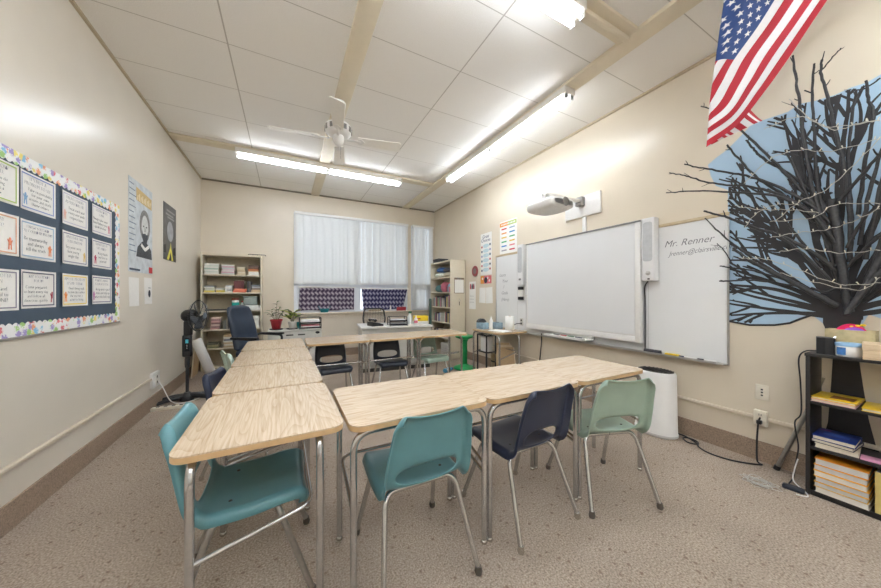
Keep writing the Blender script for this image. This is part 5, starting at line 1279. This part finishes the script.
t = thing('wooden_box', 'unfinished pale wooden box on the black bookshelf at the picture edge', 'box', (3.075, .285, KT), (0, 0, .12))
PINE = wood_mat('pale_pine', (226, 204, 172), (206, 176, 138), .6, 2.5, 'Y')
MB().box(-.085, .085, -.13, .13, 0, .055, bev=.002).build('box_body', PINE, t); MB().box(-.087, .087, -.132, .132, .056, .092, bev=.002).build('lid', PINE, t)
solo('glass_jar', MB().lathe([(.028, 0), (.03, .05), (.02, .06), (.02, .07)], 18), mat('teal_glass', (90, 170, 170), .2), 'small teal jar on the pale wooden box', 'jar', (3.08, .25, KT + .0925))
t = thing('planter_box', 'tan box on the black bookshelf holding a pink and purple toy', 'box', (3.185, .475, KT))
for x0, x1, y0_, y1_ in ((-.05, .05, -.095, -.089), (-.05, .05, .089, .095), (-.05, -.044, -.0885, .0885), (.044, .05, -.0885, .0885)): MB().box(x0, x1, y0_, y1_, 0, .155, bev=.001).build('box_wall', mat('olive_tan', (190, 176, 136), .7, var=.12), t)
MB().box(-.0435, .0435, -.0885, .0885, 0, .006).build('box_floor', mat('olive_tan', (190, 176, 136), .7, var=.12), t); MB().cyl((-.05, .02, .03), (-.054, .02, .03), .010, n=12).build('clasp', DARK, t)
t = thing('plush_toy', 'round hot pink and purple plush toy sitting in the tan box', 'toy', (3.185, .475, KT + .0065))
MB().ball((0, .0, .11), .042, .066, .076, 22).build('body', mat('hot_pink_plush', (226, 30, 96), .8, var=.1, bump=.4), t); MB().ball((-.018, -.01, .112), .032, .056, .056, 18).build('belly', mat('purple_plush', (150, 92, 206), .8, var=.1, bump=.4), t)
for k in range(3): MB().ball((.0 - k * .008, -.045 + .02 * k, .18 - k * .006), .012, .012, .008, 10).build('spot', mat('bright_yellow', (240, 206, 40), .5), t)

# metal leg, power brick and tangled wire
st_ = thing('easel', 'grey metal easel leg slanting out from behind the black bookshelf', 'easel', (0, 0, 0))
MB().tube([(3.20, .80, .012), (3.235, .655, .50), (3.247, .60, .72)], .013, 10).build('leg', DULLSTEEL, st_); MB().cyl((3.199, .803, 0), (3.202, .795, .03), .018, n=12).build('rubber_foot', BLACKP, st_)
solo('power_adapter', MB().box(-.048, .048, -.021, .021, 0, .028, bev=.008).box(-.035, .02, -.014, .014, .0282, .0292), mat('adapter_black', (44, 48, 58), .35), 'black power adapter lying on the carpet by the black bookshelf', 'adapter', (2.955, .665, 0), (0, 0, PI / 2 + .1))
pts = []
for i in range(34):
    a = i * 1.9; r = .03 + .09 * ((i * 37) % 11) / 11
    pts.append((2.86 + r * math.cos(a) * .8, .80 + r * math.sin(a) * 1.0, .004 + .012 * ((i * 13) % 7) / 7))
solo('wire_tangle', MB().tube(smooth_path(pts, 4), .0013, 5), mat('clear_wire', (206, 204, 198), .3), 'thin white wire tangle lying on the carpet near the outlet', 'wire')
solo('cable', MB().tube(smooth_path([(3.0, .655, .20), (3.0, .67, .12), (2.99, .672, .05), (2.975, .62, .012), (2.93, .60, .006), (2.90, .64, .006)], 6), .0035, 8), WHITE, 'thin white cable end beside the power adapter', 'cable')

# ================================================================== MURAL, BRANCHES, LIGHT STRING (wall coordinates: y, z, distance off the wall)
BRANCHES = [
    ([(0.705,2.948,0.14),(0.694,2.776,0.125),(0.679,2.585,0.11),(0.656,2.266,0.095),(0.628,1.999,0.08),(0.576,1.651,0.065),(0.53,1.349,0.05)], 0.006, 0.016),
    ([(0.616,2.835,0.12),(0.627,2.624,0.106),(0.617,2.332,0.092),(0.616,2.111,0.078),(0.585,1.82,0.064),(0.538,1.501,0.05)], 0.006, 0.013),
    ([(0.653,2.667,0.15),(0.627,2.649,0.11)], 0.003, 0.004),
    ([(0.579,2.835,0.14),(0.585,2.757,0.129),(0.567,2.618,0.117),(0.536,2.382,0.106),(0.507,2.17,0.094),(0.486,1.953,0.083),(0.48,1.698,0.071),(0.482,1.495,0.06)], 0.006, 0.015),
    ([(0.494,2.821,0.2),(0.538,2.797,0.165),(0.581,2.767,0.13)], 0.003, 0.005),
    ([(0.45,2.564,0.1),(0.474,2.374,0.088),(0.487,2.115,0.075),(0.481,1.891,0.062),(0.475,1.635,0.05)], 0.006, 0.013),
    ([(0.414,2.597,0.12),(0.41,2.49,0.102),(0.394,2.364,0.085),(0.429,2.063,0.068),(0.453,1.79,0.05)], 0.006, 0.012),
    ([(0.45,2.564,0.1),(0.416,2.553,0.11),(0.363,2.576,0.12)], 0.004, 0.006),
    ([(0.723,2.64,0.1),(0.688,2.561,0.09),(0.659,2.478,0.08)], 0.003, 0.005),
    ([(0.723,2.526,0.08),(0.693,2.386,0.07),(0.677,2.227,0.06)], 0.004, 0.006),
    ([(1.299,2.407,0.24),(1.226,2.358,0.214),(1.155,2.32,0.189),(1.027,2.245,0.163),(0.916,2.179,0.137),(0.768,2.052,0.111),(0.64,1.899,0.086),(0.536,1.723,0.06)], 0.005, 0.014),
    ([(1.384,2.35,0.3),(1.301,2.308,0.27),(1.229,2.263,0.24),(1.16,2.211,0.21),(1.046,2.154,0.18),(0.94,2.116,0.15),(0.795,2.023,0.12),(0.648,1.866,0.09),(0.528,1.643,0.06)], 0.004, 0.013),
    ([(1.416,2.188,0.28),(1.297,2.17,0.245),(1.134,2.129,0.21),(0.932,2.056,0.175),(0.761,1.981,0.14),(0.615,1.809,0.105),(0.519,1.576,0.07)], 0.004, 0.013),
    ([(1.301,2.197,0.27),(1.298,2.164,0.26)], 0.002, 0.003),
    ([(1.046,2.475,0.16),(0.988,2.352,0.14),(0.932,2.241,0.12),(0.878,2.15,0.1),(0.756,1.996,0.08),(0.624,1.782,0.06)], 0.006, 0.013),
    ([(1.177,1.979,0.2),(1.114,1.941,0.18),(1.046,1.903,0.16),(0.971,1.842,0.14),(0.899,1.79,0.12),(0.771,1.709,0.1),(0.633,1.577,0.08),(0.528,1.434,0.06)], 0.007, 0.015),
    ([(1.163,1.915,0.22),(1.101,1.815,0.199),(1.041,1.726,0.177),(0.972,1.639,0.156),(0.906,1.563,0.134),(0.773,1.427,0.113),(0.657,1.318,0.091),(0.551,1.231,0.07)], 0.004, 0.014),
    ([(0.946,2.475,0.13),(0.916,2.411,0.118),(0.881,2.338,0.107),(0.827,2.259,0.095),(0.76,2.177,0.083),(0.643,2.005,0.072),(0.544,1.791,0.06)], 0.006, 0.014),
    ([(1.197,2.858,0.2),(1.135,2.798,0.174),(1.003,2.615,0.148),(0.872,2.383,0.122),(0.729,2.113,0.096),(0.592,1.841,0.07)], 0.004, 0.013),
    ([(1.103,1.521,0.12),(1.023,1.499,0.102),(0.937,1.477,0.085),(0.824,1.425,0.068),(0.692,1.361,0.05)], 0.005, 0.008),
    ([(1.11,1.399,0.12),(1.042,1.396,0.1),(0.966,1.401,0.08),(0.836,1.381,0.06),(0.718,1.348,0.04)], 0.006, 0.008),
    ([(1.115,1.709,0.14),(1.072,1.631,0.12),(1.03,1.532,0.1),(0.949,1.463,0.08)], 0.003, 0.006),
    ([(1.011,1.652,0.16),(0.963,1.592,0.147),(0.911,1.534,0.133),(0.831,1.468,0.12),(0.75,1.398,0.107),(0.639,1.304,0.093),(0.525,1.212,0.08)], 0.009, 0.022),
    ([(0.476,1.176,0.1),(0.493,1.315,0.088),(0.518,1.543,0.075),(0.536,1.743,0.062),(0.554,1.914,0.05)], 0.02, 0.03),
    ([(0.465,1.202,0.12),(0.431,1.302,0.105),(0.387,1.447,0.09),(0.351,1.583,0.075),(0.307,1.754,0.06)], 0.014, 0.026),
    ([(0.484,1.157,0.14),(0.45,1.252,0.123),(0.409,1.344,0.105),(0.357,1.433,0.088),(0.306,1.5,0.07)], 0.016, 0.024),
    ([(0.364,1.639,0.14),(0.408,1.582,0.117),(0.458,1.509,0.093),(0.511,1.426,0.07)], 0.008, 0.012),
    ([(0.348,2.132,0.16),(0.406,2.053,0.133),(0.467,1.969,0.107),(0.525,1.888,0.08)], 0.008, 0.012),
    ([(0.367,1.83,0.14),(0.408,1.777,0.117),(0.447,1.702,0.093),(0.491,1.585,0.07)], 0.006, 0.011),
    ([(0.333,2.252,0.12),(0.375,2.097,0.1),(0.413,1.869,0.08),(0.444,1.598,0.06)], 0.006, 0.013),
    ([(0.284,2.336,0.14),(0.334,2.136,0.113),(0.377,1.858,0.087),(0.422,1.501,0.06)], 0.006, 0.014),
    ([(0.223,2.241,0.16),(0.285,1.997,0.127),(0.343,1.728,0.093),(0.415,1.407,0.06)], 0.006, 0.014),
    ([(0.153,1.885,0.18),(0.239,1.7,0.14),(0.319,1.517,0.1),(0.422,1.302,0.06)], 0.006, 0.015),
    ([(0.126,1.565,0.2),(0.223,1.464,0.153),(0.335,1.36,0.107),(0.437,1.239,0.06)], 0.006, 0.015),
    ([(0.849,2.016,0.13),(0.774,1.86,0.107),(0.685,1.667,0.083),(0.594,1.465,0.06)], 0.006, 0.011),
    ([(0.808,1.749,0.13),(0.726,1.651,0.107),(0.632,1.508,0.083),(0.544,1.349,0.06)], 0.006, 0.011),
    ([(0.742,2.312,0.12),(0.682,2.082,0.1),(0.62,1.826,0.08),(0.552,1.581,0.06)], 0.006, 0.012),
    ([(0.684,2.307,0.09),(0.66,2.113,0.077),(0.623,1.898,0.063),(0.57,1.651,0.05)], 0.006, 0.011),
    ([(0.491,1.347,0.1),(0.573,1.303,0.08),(0.637,1.332,0.06)], 0.007, 0.01),
]
MURAL_TOP = [(1.094, 2.159), (1.172, 2.218), (1.206, 2.315), (1.226, 2.419), (1.172, 2.457), (1.1, 2.495), (1.038, 2.549), (0.95, 2.635), (0.852, 2.63), (0.761, 2.626), (0.703, 2.652), (0.635, 2.634), (0.55, 2.624), (0.491, 2.634), (0.423, 2.63), (0.363, 2.653), (0.28, 2.669), (0.176, 2.707)]
MURAL_BOTTOM = [(1.094, 1.068), (0.962, 1.046), (0.826, 1.058), (0.751, 1.079), (0.703, 1.112), (0.648, 1.144), (0.592, 1.079), (0.558, 0.9)]
WIRES = [[(0.976, 1.571), (0.91, 1.556), (0.841, 1.549), (0.696, 1.47), (0.507, 1.353), (0.361, 1.354)], [(0.785, 1.809), (0.673, 1.914), (0.563, 1.968), (0.451, 2.088), (0.361, 2.201)], [(0.81, 1.814), (0.608, 1.796), (0.527, 1.861), (0.361, 1.822)], [(0.81, 1.698), (0.673, 1.708), (0.567, 1.708), (0.458, 1.737), (0.361, 1.792)], [(0.761, 1.44), (0.608, 1.37), (0.433, 1.314), (0.361, 1.39)], [(0.948, 2.136), (0.805, 2.262), (0.673, 2.277), (0.546, 2.209), (0.361, 2.201)], [(0.841, 2.498), (0.673, 2.497), (0.546, 2.371), (0.361, 2.313)], [(0.943, 1.797), (0.883, 1.882), (0.79, 1.932), (0.673, 1.9)], [(1.0, 1.981), (0.867, 1.916), (0.719, 1.878), (0.587, 1.824)], [(0.719, 2.647), (0.621, 2.456), (0.527, 2.342), (0.433, 2.333), (0.361, 2.307)], [(0.766, 1.59), (0.638, 1.594), (0.507, 1.55), (0.361, 1.549)]]
MURAL = MURAL_BOTTOM[::-1] + MURAL_TOP + [(-.45, 2.78), (-.45, 1.02), (.28, 1.05), (.34, 1.12), (.42, 1.16), (.47, 1.02)]
def ppoly(p, poly):
    x, y = p; r = False; n = len(poly)
    for i in range(n):
        x1, y1 = poly[i]; x2, y2 = poly[(i + 1) % n]
        if (y1 > y) != (y2 > y) and x < (x2 - x1) * (y - y1) / (y2 - y1) + x1: r = not r
    return r
mu = thing('wall_mural', 'pale blue mural with a painted black tree on the right wall', 'mural', (XR, 0, 0))
SKYB = mat('mural_blue', (166, 194, 216), .5, var=.03, scale=6); BARKP = mat('mural_black', (46, 44, 46), .55, var=.12, scale=18)
from mathutils.geometry import tessellate_polygon
tri = tessellate_polygon([[Vector((y, z, 0)) for y, z in MURAL]])
me = bpy.data.meshes.new('blue_ground'); me.from_pydata([(-.002, y, z) for y, z in MURAL], [], [tuple(t) for t in tri]); me.update(); me.materials.append(SKYB)
og = bpy.data.objects.new('blue_ground', me); COL.objects.link(og); og.parent = mu
# painted tree: long limbs fanning out of the trunk, forking at narrow angles, kept inside the mural outline
r3 = random.Random(11)
tm = MB(); _zl = [0]
def ribbon(pts, ws):
    n = len(pts)
    if n < 2: return
    _zl[0] = (_zl[0] + 1) % 60
    x = -.0030 - .00001 * _zl[0]
    vs = []
    for i in range(n):
        a, b = pts[max(i - 1, 0)], pts[min(i + 1, n - 1)]
        l = math.hypot(b[0] - a[0], b[1] - a[1]) or 1
        ny, nz_ = -(b[1] - a[1]) / l, (b[0] - a[0]) / l
        vs += [(x, pts[i][0] + ny * ws[i], pts[i][1] + nz_ * ws[i]), (x, pts[i][0] - ny * ws[i], pts[i][1] - nz_ * ws[i])]
    tm.add(vs, [(2 * i, 2 * i + 1, 2 * i + 3, 2 * i + 2) for i in range(n - 1)])
def limb(p, ang, L_, w, depth, bend):
    pts = [p]; ws = [w]; st_ = .02; n = int(L_ / st_); forks = []
    for i in range(n):
        t = (i + 1) / n
        ang += bend * st_ + r3.uniform(-.06, .06)
        q = (pts[-1][0] + math.cos(ang) * st_, pts[-1][1] + math.sin(ang) * st_)
        if not ppoly(q, MURAL): break
        pts.append(q); ws.append(w * (1 - t) ** .8 + .0042)
        if depth < 3 and i > 2 and math.hypot(q[0] - .51, q[1] - 1.2) > .34 and r3.random() < (.16, .24, .16)[depth]: forks.append((q, ang, ws[-1], 1 - t))
    ribbon(pts, ws)
    for q, a, ww, rem in forks:
        s = r3.choice((-1, 1))
        limb(q, a + s * r3.uniform(.30, .62), L_ * r3.uniform(.28, .60) * (.45 + .55 * rem), ww * .58, depth + 1, -s * r3.uniform(.2, 1.3))
for deg, L_, w, bend in [(177, .66, .011, -.35), (172, .70, .009, .25), (166, .72, .009, -.2), (159, .76, .010, .2), (151, .80, .012, .3), (144, .84, .012, .05), (137, .95, .012, .25), (129, 1.08, .015, .1), (119, 1.2, .016, .2), (106, 1.4, .018, .0), (93, 1.5, .019, -.05), (80, 1.5, .018, .05), (68, 1.4, .019, -.1), (57, 1.3, .018, -.1), (44, 1.2, .017, -.1), (30, 1.0, .015, -.1), (15, .9, .012, 0), (5, .8, .011, .2)]:
    a = math.radians(180 - deg); a = math.radians(deg)
    # angles run from the left of the picture (towards +y) over the top; y grows to the left
    c_, s_ = -math.cos(a), math.sin(a)
    limb((.51 + c_ * .03, 1.13 + .10 * s_), math.atan2(s_, c_), L_, w, 0, -bend)
tm.build('painted_branches', BARKP, mu)
TRUNK = [(.625, .16), (.60, .30), (.579, .42), (.565, .7), (.558, .88), (.575, 1.0), (.60, 1.09), (.60, 1.20), (.575, 1.32), (.44, 1.32), (.44, 1.16), (.458, 1.05), (.455, .866), (.44, .70), (.42, .5), (.395, .35), (.36, .24), (.33, .16)]
tk = MB(); tk.add([(-.0042, y, z) for y, z in TRUNK], [tuple(range(len(TRUNK)))]); tk.build('painted_trunk', BARKP, mu)
MB().tube([(-.003, y, z) for y, z in MURAL_BOTTOM[:6]] , .007, 6).build('painted_edge', BARKP, mu)

BARK = mat('black_bark', (50, 49, 50), .5, var=.3, scale=70, bump=.5)
bt = thing('branch_display', 'dark real branches fixed in a fan over the painted tree', 'branches', (XR, 0, 0))
r4 = random.Random(5)
for pts, ra, rb in BRANCHES:
    P_ = smooth_path([(-d, y, z) for y, z, d in pts], 5); n = len(P_)
    P_ = [p + Vector((r4.uniform(-1, 1), r4.uniform(-1, 1), r4.uniform(-1, 1))) * .003 for p in P_]
    o = MB().tube(P_, [ra + (rb * .85 - ra) * (i / (n - 1)) ** 1.1 + r4.uniform(-.0006, .0006) for i in range(n)], 8).build('branch', BARK, bt)
    for j in range(2, n - 2, 7):
        p = P_[j]; d = (P_[j] - P_[j + 1]).normalized(); side = Vector((r4.uniform(-.6, .3), r4.uniform(-1, 1), r4.uniform(-1, 1))).normalized()
        L_ = r4.uniform(.02, .07); q = p + (d * .7 + side * .7) * L_
        if q.x > -.008: q.x = -.008
        MB().tube([p, p.lerp(q, .5) + side * .003, q], [ra * .7, ra * .5, ra * .35], 6).build('twig', BARK, o)
sl = thing('string_lights', 'thin pale wire string lights woven through the branches', 'string lights', (XR, 0, 0))
WIREM = mat('pale_wire', (188, 184, 172), .4); BULB = mat('clear_bulb', (226, 222, 206), .2)
for wpt in WIRES:
    P_ = smooth_path([(-.16 - .015 * math.sin(i * 2.1), y, z) for i, (y, z) in enumerate(wpt)], 7)
    P_ = [p + Vector((0, 0, .004 * math.sin(i * 1.7))) for i, p in enumerate(P_)]
    w_ = MB().tube(P_, .0022, 5).build('wire', WIREM, sl)
    for i in range(3, len(P_) - 1, 4):
        e = P_[i] + Vector((-.006, r4.uniform(-.012, .012), .016))
        MB().tube([P_[i], e], [.0025, .0035], 6).build('bulb', BULB, w_)

# ================================================================== FLAG (hangs from a pole just above the picture)
FW = math.cos(YAW), math.sin(YAW)
def fl(u, v): return ((u - 780) * .00589, -v * .00589)
ctr = {0: [(722, -18), (713, 0), (703, 30), (687, 60), (668, 80), (653, 97), (637, 115)],
       7: [(787, -20), (774, 0), (755, 30), (732, 62), (719, 86), (704, 111), (673, 131)],
       13: [(840, -22), (826, 0), (806, 30), (785, 62), (762, 94), (736, 126), (707, 147)]}
sfr = [0, .13, .27, .40, .6, .8, 1.0]
def cr(pts, s):
    for i in range(len(sfr) - 1):
        if s <= sfr[i + 1] + 1e-9:
            t = (s - sfr[i]) / (sfr[i + 1] - sfr[i])
            p0 = pts[max(i - 1, 0)]; p1 = pts[i]; p2 = pts[i + 1]; p3 = pts[min(i + 2, len(pts) - 1)]
            return tuple(.5 * (2 * b + (c - a) * t + (2 * a - 5 * b + 4 * c - d) * t * t + (3 * b - a - 3 * c + d) * t ** 3) for a, b, c, d in zip(p0, p1, p2, p3))
SIL = [(-40, 730), (0, 724), (30, 719.5), (62, 715), (100, 710), (130, 707.5), (147, 706.5), (200, 706)]
def sil(v):
    for (a, x), (b, y) in zip(SIL, SIL[1:]):
        if v <= b: return x + (y - x) * (v - a) / (b - a)
    return 706
def fpos(s, t, lift=0.0):
    a, b, c = cr(ctr[0], s), cr(ctr[7], s), cr(ctr[13], s)
    l0 = (t - 7) * (t - 13) / 91.; l1 = t * (t - 13) / -42.; l2 = t * (t - 7) / 78.
    u = a[0] * l0 + b[0] * l1 + c[0] * l2; v = a[1] * l0 + b[1] * l1 + c[1] * l2
    us = sil(v); w = u - us
    dep = -.035 * math.tanh(w / 7.) + .016 * math.sin(t * .95 + 1.0 + s * 1.2) * min(1, abs(w) / 12) + (.05 * math.sin(s * 3) * max(0, -w) / 60)
    if w < 0: u = us - w * .9
    else: u = us + math.sqrt(w * w + 1.0) - 1.0
    x, y = fl(u, v)
    return Vector((x, y, -(dep) + (lift if w >= 0 else -lift)))
FL_O = (2.58 - .0, .64, 1.28 + 1.75 * 295.5 / 297)
flag = thing('flag', 'American flag hanging in folds from the top right of the room', 'flag', (0, 0, 0))
fo = Vector((0, 0, EYE)) + Vector((math.sin(YAW), math.cos(YAW), 0)) * 1.75 + Vector((math.cos(YAW), -math.sin(YAW), 0)) * ((780 - 440.5) * .00589) + Vector((0, 0, 295.5 * .00589))
flag.location = fo; flag.rotation_euler = (PI / 2, 0, -YAW)
RED = mat('flag_red', (168, 20, 40), .75, var=.04, scale=60); FWH = mat('flag_white', (214, 212, 212), .75, var=.02, scale=60); BLU = mat('flag_blue', (34, 64, 118), .75, var=.06, scale=60)
fm = MB(); NS, NT = 60, 52
fv = [fpos(j / NS, 13 * i / NT) for j in range(NS + 1) for i in range(NT + 1)]
idx0 = len(fm.v)
for mi in range(3):
    fs = []
    for j in range(NS):
        for i in range(NT):
            st_k = int(13 * (i + .5) / NT); canton = (j + .5) / NS < .4 and st_k < 7
            m_ = 2 if canton else (0 if st_k % 2 == 0 else 1)
            if m_ == mi: fs.append((j * (NT + 1) + i, j * (NT + 1) + i + 1, (j + 1) * (NT + 1) + i + 1, (j + 1) * (NT + 1) + i))
    if mi == 0: fm.add(fv, fs, 0, True)
    else:
        for f in fs: fm.f.append(list(f)); fm.m.append(mi); fm.sm.append(True)
fo_ = fm.build('flag_cloth', [RED, FWH, BLU], flag)
for r in range(9):
    for c in range(11):
        if (r + c) % 2: continue
        s0_, t0_ = .4 * (c + 1) / 12, 7 * (r + 1) / 10
        star = []
        for k in range(10):
            R_ = 1.0 if k % 2 == 0 else .4; a_ = PI / 2 * 0 + 2 * PI * k / 10
            star.append(fpos(s0_ + .0163 * R_ * math.cos(a_), t0_ + .40 * R_ * math.sin(a_), .0035))
        cpt = fpos(s0_, t0_, .0035)
        MB().add([cpt] + star, [(0, k + 1, (k + 1) % 10 + 1) for k in range(10)]).build('star', FWH, fo_)
P1 = fpos(0, 13); P2 = fpos(0, 0)
dirv = (P1 - P2).normalized()
MB().cyl(tuple(P2 - dirv * .04), tuple(P1 + dirv * .18), .011, n=14).build('pole', mat('pole_wood', (120, 84, 52), .4), flag)
MB().ball(tuple(P2 - dirv * .055), .022, n=14).build('finial', mat('brass', (190, 150, 70), .3, .9), flag)
# ================================================================== LIGHT, SKY, CAMERA
finish_texts()
w = bpy.data.worlds.new('sky'); SC.world = w; w.use_nodes = True
N = w.node_tree.nodes; Lk = w.node_tree.links
bg = N['Background']; bg.inputs[1].default_value = 1.6
N2 = N.new('ShaderNodeTexNoise'); N2.inputs['Scale'].default_value = 2.0
rp = N.new('ShaderNodeValToRGB'); rp.color_ramp.elements[0].color = (0.72, 0.86, 1.0, 1); rp.color_ramp.elements[1].color = (0.90, 0.96, 1.0, 1)
Lk.new(N2.outputs['Fac'], rp.inputs['Fac']); Lk.new(rp.outputs['Color'], bg.inputs[0]); bg.inputs[1].default_value = SKY
cam = bpy.data.cameras.new('camera'); co = bpy.data.objects.new('camera', cam); COL.objects.link(co)
co.location = (0, 0, EYE); co.rotation_euler = (PI / 2, 0, -YAW)
cam.sensor_fit = 'HORIZONTAL'; cam.sensor_width = 36.0; cam.lens = 36.0 * FOC / 881.0
cam.shift_y = (HORY - 294.0) / 881.0; cam.clip_start = 0.02
SC.camera = co
SC.view_settings.view_transform = 'Standard'; SC.view_settings.look = 'None'
SC.view_settings.gamma = 1.0; SC.view_settings.use_curve_mapping = False
SC.view_settings.exposure = EXPO
SC.cycles.use_denoising = True
SC.cycles.max_bounces = 10; SC.cycles.diffuse_bounces = 6
SC.cycles.sample_clamp_indirect = 8.0
SC.cycles.caustics_reflective = False; SC.cycles.caustics_refractive = False
